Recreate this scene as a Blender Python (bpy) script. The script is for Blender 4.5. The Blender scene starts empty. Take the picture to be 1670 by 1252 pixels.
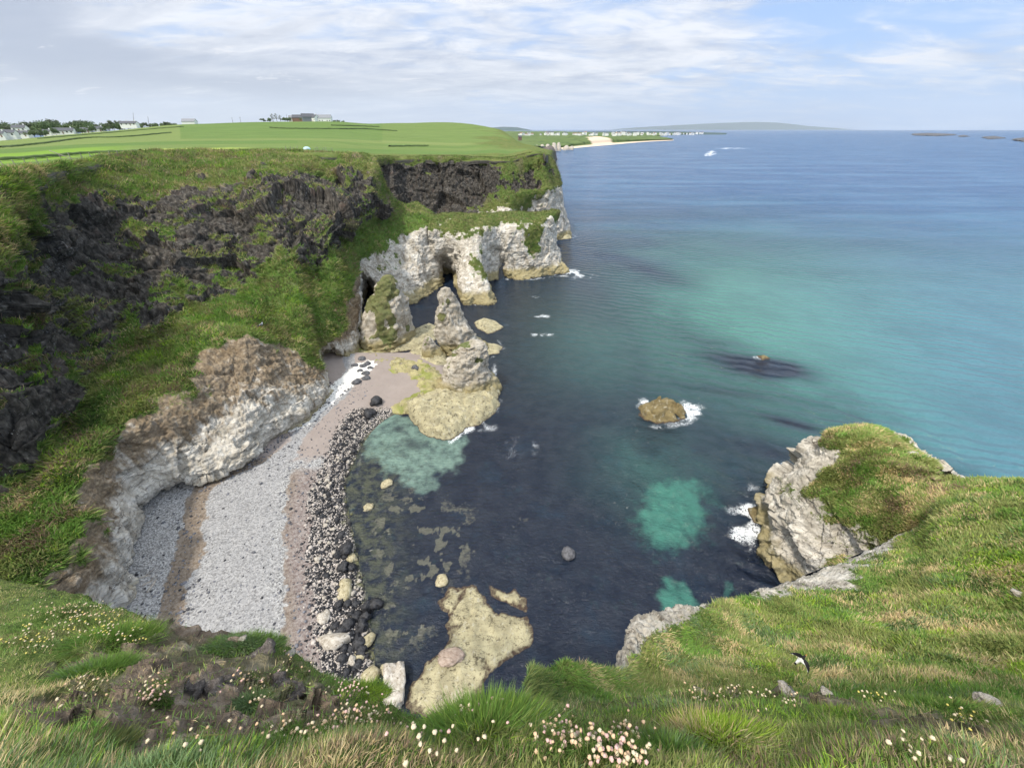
import bpy, math, random
import numpy as np
from mathutils import Vector, Euler, Matrix

random.seed(7); RNG = np.random.default_rng(11)
sc = bpy.context.scene
COL = sc.collection

# ------------------------------------------------------------------ camera, sky, sun, exposure
F = 629.0; CX = 835.0; CY = 626.0; H = 45.0
PITCH = math.atan((CY - 211.0) / F)
cp, sp = math.cos(PITCH), math.sin(PITCH)
cam_d = bpy.data.cameras.new("camera"); cam = bpy.data.objects.new("camera", cam_d); COL.objects.link(cam)
cam_d.sensor_fit = 'HORIZONTAL'; cam_d.sensor_width = 36.0; cam_d.lens = 36.0 * F / 1670.0
cam_d.clip_start = 0.05; cam_d.clip_end = 200000
cam.location = (0, 0, H); cam.rotation_euler = (math.pi / 2 - PITCH, 0, 0)
sc.camera = cam
sc.view_settings.view_transform = 'Standard'; sc.view_settings.look = 'None'
sc.view_settings.exposure = 0.66; sc.view_settings.gamma = 1.0

SUN_EL = math.radians(61); SUN_AZ = math.radians(-132)     # azimuth from +Y towards +X
sun_dir = Vector((math.sin(SUN_AZ) * math.cos(SUN_EL), math.cos(SUN_AZ) * math.cos(SUN_EL), math.sin(SUN_EL)))
sl = bpy.data.lights.new("sun", 'SUN'); sl.energy = 2.7; sl.angle = math.radians(5.0); sl.color = (1.0, 0.93, 0.81)
so = bpy.data.objects.new("sun", sl); COL.objects.link(so)
so.rotation_euler = sun_dir.to_track_quat('Z', 'Y').to_euler(); so.location = (0, 0, 200)

class NT:
    """small helper to write node graphs"""
    def __init__(s, tree): s.t = tree; s.n = tree.nodes; s.l = tree.links
    def new(s, typ, **kw):
        nd = s.n.new(typ)
        for k, v in kw.items(): setattr(nd, k, v)
        return nd
    def put(s, sock, v):
        if v is None: return
        if hasattr(v, 'is_linked') or isinstance(v, bpy.types.NodeSocket): s.l.new(v, sock)
        elif isinstance(v, (tuple, list)):
            if len(v) == 3 and sock.type == 'RGBA': v = (*v, 1)
            sock.default_value = v
        else: sock.default_value = v
    def math(s, op, a, b=None, c=None, clamp=False):
        nd = s.new('ShaderNodeMath', operation=op, use_clamp=clamp)
        s.put(nd.inputs[0], a); s.put(nd.inputs[1], b)
        if c is not None: s.put(nd.inputs[2], c)
        return nd.outputs[0]
    def vmath(s, op, a, b=None):
        nd = s.new('ShaderNodeVectorMath', operation=op)
        s.put(nd.inputs[0], a); s.put(nd.inputs[1], b)
        return nd.outputs[0]
    def mix(s, f, a, b, mode='MIX'):
        nd = s.new('ShaderNodeMix', data_type='RGBA', blend_type=mode)
        s.put(nd.inputs[0], f); s.put(nd.inputs[6], a); s.put(nd.inputs[7], b)
        return nd.outputs[2]
    def fmix(s, f, a, b):
        nd = s.new('ShaderNodeMix', data_type='FLOAT')
        s.put(nd.inputs[0], f); s.put(nd.inputs[2], a); s.put(nd.inputs[3], b)
        return nd.outputs[0]
    def noise(s, vec, scale, detail=4, rough=0.55, dist=0.0):
        nd = s.new('ShaderNodeTexNoise'); s.put(nd.inputs['Vector'], vec)
        nd.inputs['Scale'].default_value = scale; nd.inputs['Detail'].default_value = detail
        nd.inputs['Roughness'].default_value = rough; nd.inputs['Distortion'].default_value = dist
        return nd.outputs['Fac']
    def voro(s, vec, scale, feature='F1', out='Distance', rand=1.0):
        nd = s.new('ShaderNodeTexVoronoi', feature=feature); s.put(nd.inputs['Vector'], vec)
        nd.inputs['Scale'].default_value = scale; nd.inputs['Randomness'].default_value = rand
        return nd.outputs[out]
    def map(s, vec, scale=(1, 1, 1), rot=(0, 0, 0), loc=(0, 0, 0)):
        nd = s.new('ShaderNodeMapping'); s.put(nd.inputs[0], vec)
        nd.inputs['Scale'].default_value = scale; nd.inputs['Rotation'].default_value = rot
        nd.inputs['Location'].default_value = loc
        return nd.outputs[0]
    def step(s, v, lo, hi, a=0.0, b=1.0):
        nd = s.new('ShaderNodeMapRange', interpolation_type='SMOOTHSTEP'); s.put(nd.inputs[0], v)
        nd.inputs[1].default_value = lo; nd.inputs[2].default_value = hi
        nd.inputs[3].default_value = a; nd.inputs[4].default_value = b
        return nd.outputs[0]
    def ramp(s, v, stops):
        nd = s.new('ShaderNodeValToRGB'); s.put(nd.inputs[0], v)
        e = nd.color_ramp.elements
        while len(e) < len(stops): e.new(0.5)
        for i, (p, c) in enumerate(stops): e[i].position = p; e[i].color = (*c, 1)
        return nd.outputs[0]
    def attr(s, name, out='Color'):
        nd = s.new('ShaderNodeAttribute', attribute_name=name); return nd.outputs[out]
    def sep(s, c):
        nd = s.new('ShaderNodeSeparateColor'); s.put(nd.inputs[0], c); return nd.outputs
    def sepv(s, c):
        nd = s.new('ShaderNodeSeparateXYZ'); s.put(nd.inputs[0], c); return nd.outputs
    def comb(s, x, y, z):
        nd = s.new('ShaderNodeCombineXYZ'); s.put(nd.inputs[0], x); s.put(nd.inputs[1], y); s.put(nd.inputs[2], z); return nd.outputs[0]
    def bump(s, h, strength=0.5, dist=0.1, normal=None):
        nd = s.new('ShaderNodeBump'); s.put(nd.inputs['Height'], h)
        s.put(nd.inputs['Strength'], strength); s.put(nd.inputs['Distance'], dist)
        if normal is not None: s.put(nd.inputs['Normal'], normal)
        return nd.outputs[0]

world = bpy.data.worlds.new("World"); sc.world = world; world.use_nodes = True
W = NT(world.node_tree); W.n.clear()
SKY_STRENGTH = 0.115
sky = W.new('ShaderNodeTexSky', sky_type='NISHITA'); sky.sun_disc = False
sky.sun_elevation = SUN_EL; sky.sun_rotation = SUN_AZ
sky.air_density = 1.0; sky.dust_density = 0.6; sky.ozone_density = 1.5
tc = W.new('ShaderNodeTexCoord')
dx, dy, dz = W.sepv(tc.outputs['Generated'])[:3]
dzp = W.math('ADD', W.math('MAXIMUM', dz, 0.0), 0.13)
cloudp = W.comb(W.math('DIVIDE', dx, dzp), W.math('DIVIDE', dy, dzp), 0.0)     # a flat cloud deck seen from below
n1 = W.noise(W.map(cloudp, scale=(0.50, 0.62, 1), loc=(3.1, 1.7, 0)), 1.0, 8, 0.58, 0.5)
n2 = W.noise(W.map(cloudp, scale=(0.8, 1.2, 1), loc=(-7.3, 4.1, 2)), 1.1, 8, 0.6, 0.6)
n3 = W.noise(W.map(cloudp, scale=(1.5, 2.6, 1), loc=(1.3, 9.1, 5)), 1.5, 8, 0.62, 0.5)
side = W.math('ADD', W.math('MULTIPLY', dx, -0.155), 0.04)                                               # more overcast over the land
cov = W.step(W.math('ADD', W.math('ADD', W.math('MULTIPLY', n1, 0.62), W.math('MULTIPLY', n3, 0.38)), side), 0.37, 0.56)
body = W.ramp(W.math('ADD', W.math('MULTIPLY', n2, 0.6), W.math('MULTIPLY', n3, 0.4)), [(0.39, (3.2, 3.45, 4.1)), (0.475, (4.6, 4.72, 5.05)), (0.56, (5.9, 5.9, 6.0))])
darkc = W.step(W.math('ADD', W.math('ADD', W.math('MULTIPLY', n1, 0.6), W.math('MULTIPLY', n2, 0.4)), W.math('MULTIPLY', dx, -0.26)), 0.525, 0.68)
body = W.mix(W.math('MULTIPLY', darkc, 0.88), body, (2.5, 2.75, 3.35))
blue = W.mix(0.8, W.mix(0.0, sky.outputs[0], sky.outputs[0]), (2.2, 3.4, 5.8))
skyc = W.mix(W.math('MULTIPLY', cov, 0.85), blue, body)
puff = W.math('MULTIPLY', W.step(n3, 0.60, 0.68), W.math('MULTIPLY', W.step(dz, 0.02, 0.05), W.step(dz, 0.10, 0.16, 1, 0)))
skyc = W.mix(W.math('MULTIPLY', puff, 0.7), skyc, (5.6, 5.6, 5.8))
lowh = W.step(dz, -0.01, 0.10, 1.0, 0.0)
skyc = W.mix(W.math('MULTIPLY', lowh, 0.8), skyc, W.mix(W.step(dx, -0.75, 0.55), (4.5, 4.75, 5.15), (2.6, 3.6, 5.4)))
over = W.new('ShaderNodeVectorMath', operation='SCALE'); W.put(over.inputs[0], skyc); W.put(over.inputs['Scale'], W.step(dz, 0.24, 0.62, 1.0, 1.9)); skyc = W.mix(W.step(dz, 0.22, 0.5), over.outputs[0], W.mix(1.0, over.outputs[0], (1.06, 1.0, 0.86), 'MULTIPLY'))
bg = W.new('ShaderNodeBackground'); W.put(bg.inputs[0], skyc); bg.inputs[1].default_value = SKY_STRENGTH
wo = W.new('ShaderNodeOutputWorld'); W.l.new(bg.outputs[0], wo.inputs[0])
world.cycles.sampling_method = 'MANUAL'; world.cycles.sample_map_resolution = 512

# ------------------------------------------------------------------ pixel <-> place
def ray(u, v):
    x = (u - CX) / F; y = (CY - v) / F
    return np.array([x, cp + y * sp, -sp + y * cp])
def P(u, v, z=0.0):                       # where the sight line meets the level z
    r = ray(u, v); return np.array([0, 0, H]) + r * ((z - H) / r[2])
def D(u, v, t):                           # at a depth t along the view axis
    return np.array([0, 0, H]) + ray(u, v) * t
def Yv(u, v, y):                          # at a distance y straight ahead
    r = ray(u, v); return np.array([0, 0, H]) + r * (y / r[1])
def Wd(x, y, z): return np.array([x, y, z], float)
def to_px(p):
    d = p - np.array([0, 0, H]); t = d[..., 1] * cp - d[..., 2] * sp
    y = (d[..., 1] * sp + d[..., 2] * cp) / np.maximum(t, 1e-3)
    return CX + F * d[..., 0] / np.maximum(t, 1e-3), CY - F * y, t

# ------------------------------------------------------------------ numpy noise
_tab = RNG.random((64, 64, 64)).astype(np.float32)
_jit = RNG.random((64, 64, 64, 3)).astype(np.float32)
_rid = (RNG.random((64, 64, 64, 4)) * 2 - 1).astype(np.float32)
def vnoise(p):
    i = np.floor(p).astype(np.int64); f = (p - i).astype(np.float32); f = f * f * f * (f * (f * 6 - 15) + 10)
    i &= 63; j = (i + 1) & 63
    def g(a, b, c): return _tab[a[..., 0], b[..., 1], c[..., 2]]
    x, y, z = f[..., 0], f[..., 1], f[..., 2]
    c00 = g(i, i, i) * (1 - x) + g(j, i, i) * x; c10 = g(i, j, i) * (1 - x) + g(j, j, i) * x
    c01 = g(i, i, j) * (1 - x) + g(j, i, j) * x; c11 = g(i, j, j) * (1 - x) + g(j, j, j) * x
    return ((c00 * (1 - y) + c10 * y) * (1 - z) + (c01 * (1 - y) + c11 * y) * z) * 2 - 1
def fbm(p, scale=1.0, octs=5, gain=0.5, ridged=False, stretch=None):
    q = np.asarray(p, dtype=np.float64) * scale
    if stretch is not None: q = q * np.asarray(stretch)
    a, s, out = 1.0, 0.0, 0.0
    for k in range(octs):
        n = vnoise(q + 17.3 * k)
        if ridged: n = 1 - 2 * np.abs(n)
        out = out + a * n; s += a; a *= gain; q = q * 2.03
    return out / s
def facets(p, scale, tilt=0.6):
    """blocky rock: every Voronoi cell is a tilted plane; returns height and edge distance"""
    q = np.asarray(p, dtype=np.float64) * scale
    b = np.floor(q).astype(np.int64)
    shp = q.shape[:-1]
    d1 = np.full(shp, 9.0, np.float32); d2 = np.full(shp, 9.0, np.float32); hgt = np.zeros(shp, np.float32)
    for ox in (-1, 0, 1):
        for oy in (-1, 0, 1):
            for oz in (-1, 0, 1):
                c = b + np.array([ox, oy, oz]); m = c & 63
                ft = c + _jit[m[..., 0], m[..., 1], m[..., 2]]
                dv = (q - ft).astype(np.float32); d = np.sqrt((dv ** 2).sum(-1))
                r = _rid[m[..., 0], m[..., 1], m[..., 2]]
                hh = r[..., 3] + tilt * (dv * r[..., :3]).sum(-1) * 2
                near = d < d1
                d2 = np.where(near, d1, np.minimum(d2, d)); hgt = np.where(near, hh, hgt); d1 = np.where(near, d, d1)
    return hgt, d2 - d1
def smooth(x, a, b):
    t = np.clip((x - a) / (b - a), 0, 1); return t * t * (3 - 2 * t)

# ------------------------------------------------------------------ meshes
def link(name, me, mat=None, parent=None, loc=None):
    o = bpy.data.objects.new(name, me); COL.objects.link(o)
    if mat is not None and not me.materials: me.materials.append(mat)
    if parent is not None: o.parent = parent
    if loc is not None: o.location = loc
    return o
def tag(o, label, cat=None, group=None, kind=None):
    if label: o['label'] = label
    if cat: o['category'] = cat
    if group: o['group'] = group
    if kind: o['kind'] = kind
    return o
def empty(name, loc=(0, 0, 0), rz=0.0):
    o = bpy.data.objects.new(name, None); COL.objects.link(o); o.location = loc; o.rotation_euler = (0, 0, rz)
    o.empty_display_size = 0.2
    return o
def mesh_np(name, V, faces4=None, faces3=None, smooth_=True, attrs=None):
    me = bpy.data.meshes.new(name)
    V = np.ascontiguousarray(V, np.float32).reshape(-1, 3)
    loops = []; starts = []; n = 0
    if faces4 is not None and len(faces4):
        f = np.asarray(faces4, np.int32); loops.append(f.ravel()); starts.append(np.arange(len(f)) * 4); n = len(f) * 4
    if faces3 is not None and len(faces3):
        f = np.asarray(faces3, np.int32); loops.append(f.ravel()); starts.append(n + np.arange(len(f)) * 3)
    L = np.concatenate(loops).astype(np.int32); S = np.concatenate(starts).astype(np.int32)
    me.vertices.add(len(V)); me.vertices.foreach_set('co', V.ravel())
    me.loops.add(len(L)); me.loops.foreach_set('vertex_index', L)
    me.polygons.add(len(S)); me.polygons.foreach_set('loop_start', S)
    me.polygons.foreach_set('use_smooth', np.full(len(S), smooth_, bool))
    for k, a in (attrs or {}).items():
        a = np.asarray(a, np.float32)
        if a.ndim == 1:
            at = me.attributes.new(k, 'FLOAT', 'POINT'); at.data.foreach_set('value', a)
        else:
            if a.shape[1] == 3: a = np.concatenate([a, np.ones((len(a), 1), np.float32)], 1)
            at = me.attributes.new(k, 'FLOAT_COLOR', 'POINT'); at.data.foreach_set('color', np.ascontiguousarray(a).ravel())
    me.update(calc_edges=True)
    return me
def grid_faces(nr, nc, mask=None):
    i = np.arange(nr * nc).reshape(nr, nc)
    f = np.stack([i[:-1, :-1], i[:-1, 1:], i[1:, 1:], i[1:, :-1]], -1)
    f = f.reshape(-1, 4) if mask is None else f[mask]
    return f
def grid_normals(Pt):
    du = np.gradient(Pt, axis=0); dv = np.gradient(Pt, axis=1)
    n = np.cross(dv, du); n /= np.maximum(np.linalg.norm(n, axis=-1, keepdims=True), 1e-9)
    return n
def crm(c, t):
    """Catmull-Rom along axis 0 at parameters t (0..n-1)"""
    n = len(c); i = np.clip(np.floor(t).astype(int), 0, n - 2); f = (t - i)
    f = f.reshape((-1,) + (1,) * (c.ndim - 1))
    p0 = c[np.maximum(i - 1, 0)]; p1 = c[i]; p2 = c[i + 1]; p3 = c[np.minimum(i + 2, n - 1)]
    return 0.5 * (2 * p1 + (p2 - p0) * f + (2 * p0 - 5 * p1 + 4 * p2 - p3) * f ** 2 + (3 * p1 - p0 - 3 * p2 + p3) * f ** 3)
def lin(c, t):
    n = len(c); i = np.clip(np.floor(t).astype(int), 0, n - 2); f = (t - i).reshape((-1,) + (1,) * (c.ndim - 1))
    return c[i] * (1 - f) + c[i + 1] * f
def params(segs):
    return np.concatenate([[0.0]] + [k + (np.arange(s) + 1) / s for k, s in enumerate(segs)])
def loft(ctrl, rseg, cseg, wts=None):
    """ctrl: rows x cols x 3 control places -> dense grid (rows up the slope, cols along it)"""
    c = np.asarray(ctrl, float); tr = params(rseg); tcx = params(cseg)
    a = crm(c, tr); a = np.swapaxes(crm(np.swapaxes(a, 0, 1), tcx), 0, 1)
    w = None
    if wts is not None:
        w = lin(np.asarray(wts, float), tr); w = np.swapaxes(lin(np.swapaxes(w, 0, 1), tcx), 0, 1)
    return a, w, tr, tcx
def polydist(q, poly):
    """signed distance (positive inside) from points q (N,2) to a polygon"""
    poly = np.asarray(poly, float); n = len(poly); d = np.full(len(q), 1e9); ins = np.zeros(len(q), bool)
    for k in range(n):
        a = poly[k]; b = poly[(k + 1) % n]; ab = b - a
        t = np.clip(((q - a) @ ab) / (ab @ ab + 1e-12), 0, 1)
        d = np.minimum(d, np.linalg.norm(q - a - t[:, None] * ab, axis=1))
        cr = ((a[1] > q[:, 1]) != (b[1] > q[:, 1])) & (q[:, 0] < (b[0] - a[0]) * (q[:, 1] - a[1]) / (b[1] - a[1] + 1e-12) + a[0])
        ins ^= cr
    return np.where(ins, d, -d)

# ------------------------------------------------------------------ materials
def new_mat(name, rough=0.9, spec=0.3):
    m = bpy.data.materials.new(name); m.use_nodes = True; t = NT(m.node_tree); t.n.clear()
    b = t.new('ShaderNodeBsdfPrincipled'); b.inputs['Roughness'].default_value = rough
    b.inputs['Specular IOR Level'].default_value = spec
    o = t.new('ShaderNodeOutputMaterial'); t.l.new(b.outputs[0], o.inputs[0])
    return m, t, b
def pos(t): return t.new('ShaderNodeNewGeometry').outputs['Position']
def flat(name, col, rough=0.8, var=0.25, scale=3.0, spec=0.3):
    m, t, b = new_mat(name, rough, spec)
    n = t.noise(pos(t), scale, 5, 0.6)
    c = t.mix(n, tuple(x * (1 - var) for x in col), tuple(min(1, x * (1 + var)) for x in col))
    t.put(b.inputs['Base Color'], c); return m

def basalt_col(t, p):
    n = t.noise(p, 0.35, 6, 0.62); f = t.noise(t.map(p, scale=(1, 1, 0.5)), 1.6, 8, 0.68)
    c = t.ramp(f, [(0.30, (0.011, 0.0098, 0.0085)), (0.47, (0.046, 0.041, 0.035)), (0.60, (0.098, 0.088, 0.076)), (0.74, (0.24, 0.22, 0.19))])
    c = t.mix(t.step(n, 0.56, 0.72), c, t.mix(f, (0.06, 0.045, 0.035), (0.15, 0.11, 0.09)))
    lich = t.math('MULTIPLY', t.step(t.noise(p, 0.22, 3, 0.5), 0.52, 0.66), t.step(t.noise(t.map(p, scale=(1.6, 1.6, 0.6)), 2.3, 6, 0.7), 0.52, 0.68))
    c = t.mix(t.math('MULTIPLY', lich, 0.8), c, (0.30, 0.29, 0.28))
    guano = t.math('MULTIPLY', t.step(t.noise(p, 0.6, 3, 0.5), 0.55, 0.66), t.step(t.noise(t.map(p, scale=(2.2, 2.2, 0.7)), 3.1, 4, 0.7), 0.63, 0.68))
    joint = t.step(t.voro(t.map(p, scale=(1.0, 1.0, 0.35)), 0.75, 'DISTANCE_TO_EDGE'), 0.0, 0.07, 0.75, 0.0)
    c = t.mix(t.math('MULTIPLY', joint, t.step(t.noise(p, 0.8, 3, .6), .40, .6)), c, (0.008, 0.008, 0.008))
    return t.mix(guano, c, (0.58, 0.57, 0.54)), f
def chalk_col(t, p):
    strata = t.noise(t.map(p, scale=(0.22, 0.22, 2.0)), 1.5, 6, 0.6, 0.3)
    n = t.noise(p, 0.5, 7, 0.62); f = t.noise(p, 2.6, 7, 0.66)
    c = t.ramp(n, [(0.25, (0.27, 0.235, 0.185)), (0.45, (0.46, 0.42, 0.355)), (0.62, (0.68, 0.64, 0.57))])
    c = t.mix(t.step(strata, 0.50, 0.68, 0.0, 0.55), c, (0.25, 0.22, 0.18))
    c = t.mix(t.step(f, 0.54, 0.70, 0.0, 0.6), c, (0.20, 0.18, 0.15))
    bed = t.math('ABSOLUTE', t.math('SUBTRACT', t.noise(t.map(p, scale=(0.10, 0.10, 1.0)), 1.15, 5, .6, .4), 0.5))
    vert = t.math('ABSOLUTE', t.math('SUBTRACT', t.noise(t.map(p, scale=(1.0, 1.0, 0.12)), 0.55, 5, .6, .3), 0.5))
    crack = t.math('MAXIMUM', t.step(bed, 0.0, 0.022, 0.85, 0.0), t.step(vert, 0.0, 0.016, 0.8, 0.0))
    c = t.mix(t.math('MULTIPLY', crack, t.step(t.noise(p, 0.7, 4, .6), 0.35, 0.6)), c, (0.11, 0.095, 0.08))
    return c, f, strata
def grass_col(t, p, tan=1.0):
    big = t.noise(p, 0.11, 4, 0.55); mid = t.noise(t.map(p, scale=(0.6, 1.4, 1.0), rot=(0, 0, 0.6)), 0.8, 5, 0.6, 0.5); f = t.noise(p, 3.2, 6, 0.7, 0.6)
    c = t.mix(t.step(big, 0.38, 0.62), (0.088, 0.135, 0.030), (0.135, 0.160, 0.045))
    c = t.mix(t.step(mid, 0.48, 0.68, 0, 0.75 * tan), c, (0.25, 0.21, 0.10))
    c = t.mix(t.step(f, 0.42, 0.66, 0.0, 0.65), c, (0.045, 0.070, 0.016))
    return c, f

def terrain_material(name, algae=True, tan=1.0):
    m, t, b = new_mat(name, 0.92, 0.2); p = pos(t)
    bas, bf = basalt_col(t, p); chk, cf, strata = chalk_col(t, p); gr, gf = grass_col(t, p, tan)
    z = t.attr('zone'); R, G, B = t.sep(z)[:3]
    ex = t.attr('extra'); stain, soil, hue0 = t.sep(ex)[:3]; tan_ = t.math('SUBTRACT', hue0, 1.0, clamp=True); hue = t.math('MULTIPLY', t.math('MINIMUM', hue0, 1.0), t.math('SUBTRACT', 1.0, tan_))
    chk = t.mix(t.math('MULTIPLY', tan_, t.step(t.noise(t.map(p, scale=(.6, .6, 1.2)), 0.8, 6, .65), 0.30, 0.62, .95, .25)), chk, t.ramp(t.noise(p, 1.8, 6, .68), [(0.3, (0.15, 0.12, 0.085)), (0.5, (0.32, 0.27, 0.20)), (0.7, (0.46, 0.41, 0.33))]))
    # brown weathering of the chalk, with an outline of its own
    sn = t.noise(t.map(p, scale=(1, 1, 0.22)), 0.75, 7, 0.62)
    sm = t.step(t.math('ADD', stain, t.math('MULTIPLY', t.math('SUBTRACT', sn, 0.5), 2.0)), 0.42, 0.95, 0.0, 0.85)
    brown = t.ramp(t.noise(p, 2.0, 6, 0.7), [(0.3, (0.055, 0.038, 0.021)), (0.52, (0.17, 0.115, 0.062)), (0.72, (0.32, 0.25, 0.15))])
    chk = t.mix(sm, chk, brown)
    if algae:
        zz = t.sepv(p)[2]
        wob = t.math('ADD', zz, t.math('MULTIPLY', t.noise(p, 0.6, 4, 0.6), -2.4))
        al = t.step(wob, 1.0, 2.9, 1.0, 0.0)
        chk = t.mix(t.math('MULTIPLY', al, 0.85), chk, t.mix(t.noise(p, 1.4, 5, 0.6), (0.17, 0.135, 0.05), (0.40, 0.34, 0.17)))
        wet = t.step(wob, -1.5, -0.75, 1.0, 0.0)
        chk = t.mix(wet, chk, (0.045, 0.032, 0.022))
    soilc = t.ramp(t.noise(p, 4.0, 7, 0.7), [(0.3, (0.065, 0.047, 0.034)), (0.52, (0.18, 0.137, 0.10)), (0.72, (0.34, 0.285, 0.23))])
    gr = t.mix(soil, gr, soilc)
    bright = t.mix(t.step(gf, 0.40, 0.62), (0.105, 0.195, 0.032), (0.070, 0.125, 0.024))
    gr = t.mix(t.math('MULTIPLY', hue, t.step(t.noise(p, 0.5, 4, 0.6), 0.30, 0.62, 0.95, 0.4)), gr, bright)
    fine = t.math('MULTIPLY', t.math('SUBTRACT', t.noise(p, 1.7, 6, 0.7), 0.5), 0.9)
    fine2 = t.math('MULTIPLY', t.math('SUBTRACT', t.noise(p, 5.5, 5, 0.7), 0.5), t.math('MULTIPLY', G, 2.2))
    gm = t.step(t.math('ADD', t.math('ADD', B, fine), fine2), 0.42, 0.58)
    cm = t.step(t.math('ADD', t.math('SUBTRACT', G, R), t.math('MULTIPLY', fine, 0.6)), -0.08, 0.08)
    c = t.mix(gm, t.mix(cm, bas, chk), gr)
    t.put(b.inputs['Base Color'], c)
    hgt = t.math('ADD', t.math('MULTIPLY', bf, 0.7), t.math('MULTIPLY', gf, 0.5))
    hgt = t.math('ADD', hgt, t.math('MULTIPLY', strata, t.math('MULTIPLY', G, 0.6)))
    hgt = t.math('ADD', hgt, t.math('MULTIPLY', t.noise(p, 7.0, 4, 0.7), 0.25))
    t.put(b.inputs['Normal'], t.bump(hgt, 0.75, 0.30))
    return m
M = {}
M['terrain'] = terrain_material('cliff rock and turf')

def zone_masks(Pt, w, amp=0.55, seed=0.0, stretch=(1, 1, 1), k=9.0):
    """basalt, chalk, grass weights + noise -> soft winners"""
    off = np.array([seed * 3.1, seed * 1.7, seed])
    s = np.stack([w[..., i] + amp * fbm(Pt + off + 31.7 * i, 0.16, 5, 0.6, stretch=stretch) + 0.35 * amp * fbm(Pt + off + 11.1 * i, 0.7, 3, 0.6) for i in range(3)], -1)
    e = np.exp(k * (s - s.max(-1, keepdims=True))); return e / e.sum(-1, keepdims=True)

def rock_disp(Pt, n, m, ba=1.0, ca=1.0, ga=1.0):
    b1, e1 = facets(Pt * np.array([1, 1, 0.7]), 0.24, 0.6); b0, e0 = facets(Pt * np.array([1, 1, 0.8]) + 90, 0.11, 0.65); b2, e2 = facets(Pt * np.array([1, 1, 0.6]) + 40, 0.9, 0.55)
    c1, ce = facets(Pt * np.array([1, 1, 1.7]) + 9, 0.28, 0.4)
    st = fbm(Pt, 1.0, 4, 0.55, stretch=(0.12, 0.12, 1.3))
    big = fbm(Pt, 0.085, 5, 0.55)
    saw = (Pt[..., 2] / 3.4 + 0.9 * fbm(Pt + 60, 0.12, 4)) % 1.0
    dB = 0.8 * (saw ** 2 - .4) + 1.5 * b0 + 0.50 * b1 + 0.24 * b2 - 0.5 * smooth(0.12 - e1, 0, 0.12) + 0.25 * fbm(Pt, 1.4, 3)
    dC = 0.40 * facets(Pt * np.array([1, 1, 0.8]) + 70, 0.19, .65)[0] + 0.25 * c1 + 0.16 * facets(Pt * np.array([1, 1, 0.6]) + 5, 0.8, 0.5)[0] + 0.13 * st + 0.50 * fbm(Pt, 0.45, 5, 0.6, stretch=(1, 1, .28)) + 0.10 * facets(Pt + 15, 2.2, .5)[0]
    dG = 0.62 * fbm(Pt, 0.5, 5, 0.6) + 0.3
    d = m[..., 0] * dB * ba + m[..., 1] * dC * ca + m[..., 2] * dG * ga + 1.3 * big
    return Pt + n * d[..., None]

def sheet_obj(name, Pt, zone, extra, mat, flip=False, **tags):
    nr, nc = Pt.shape[:2]; f = grid_faces(nr, nc)
    if flip: f = f[:, ::-1]
    me = mesh_np(name, Pt, f, attrs={'zone': zone.reshape(-1, 3), 'extra': extra.reshape(-1, 3)})
    o = link(name, me, mat); tag(o, **tags); return o

# =================================================================== SETTING
SHEETS = {}
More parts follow.
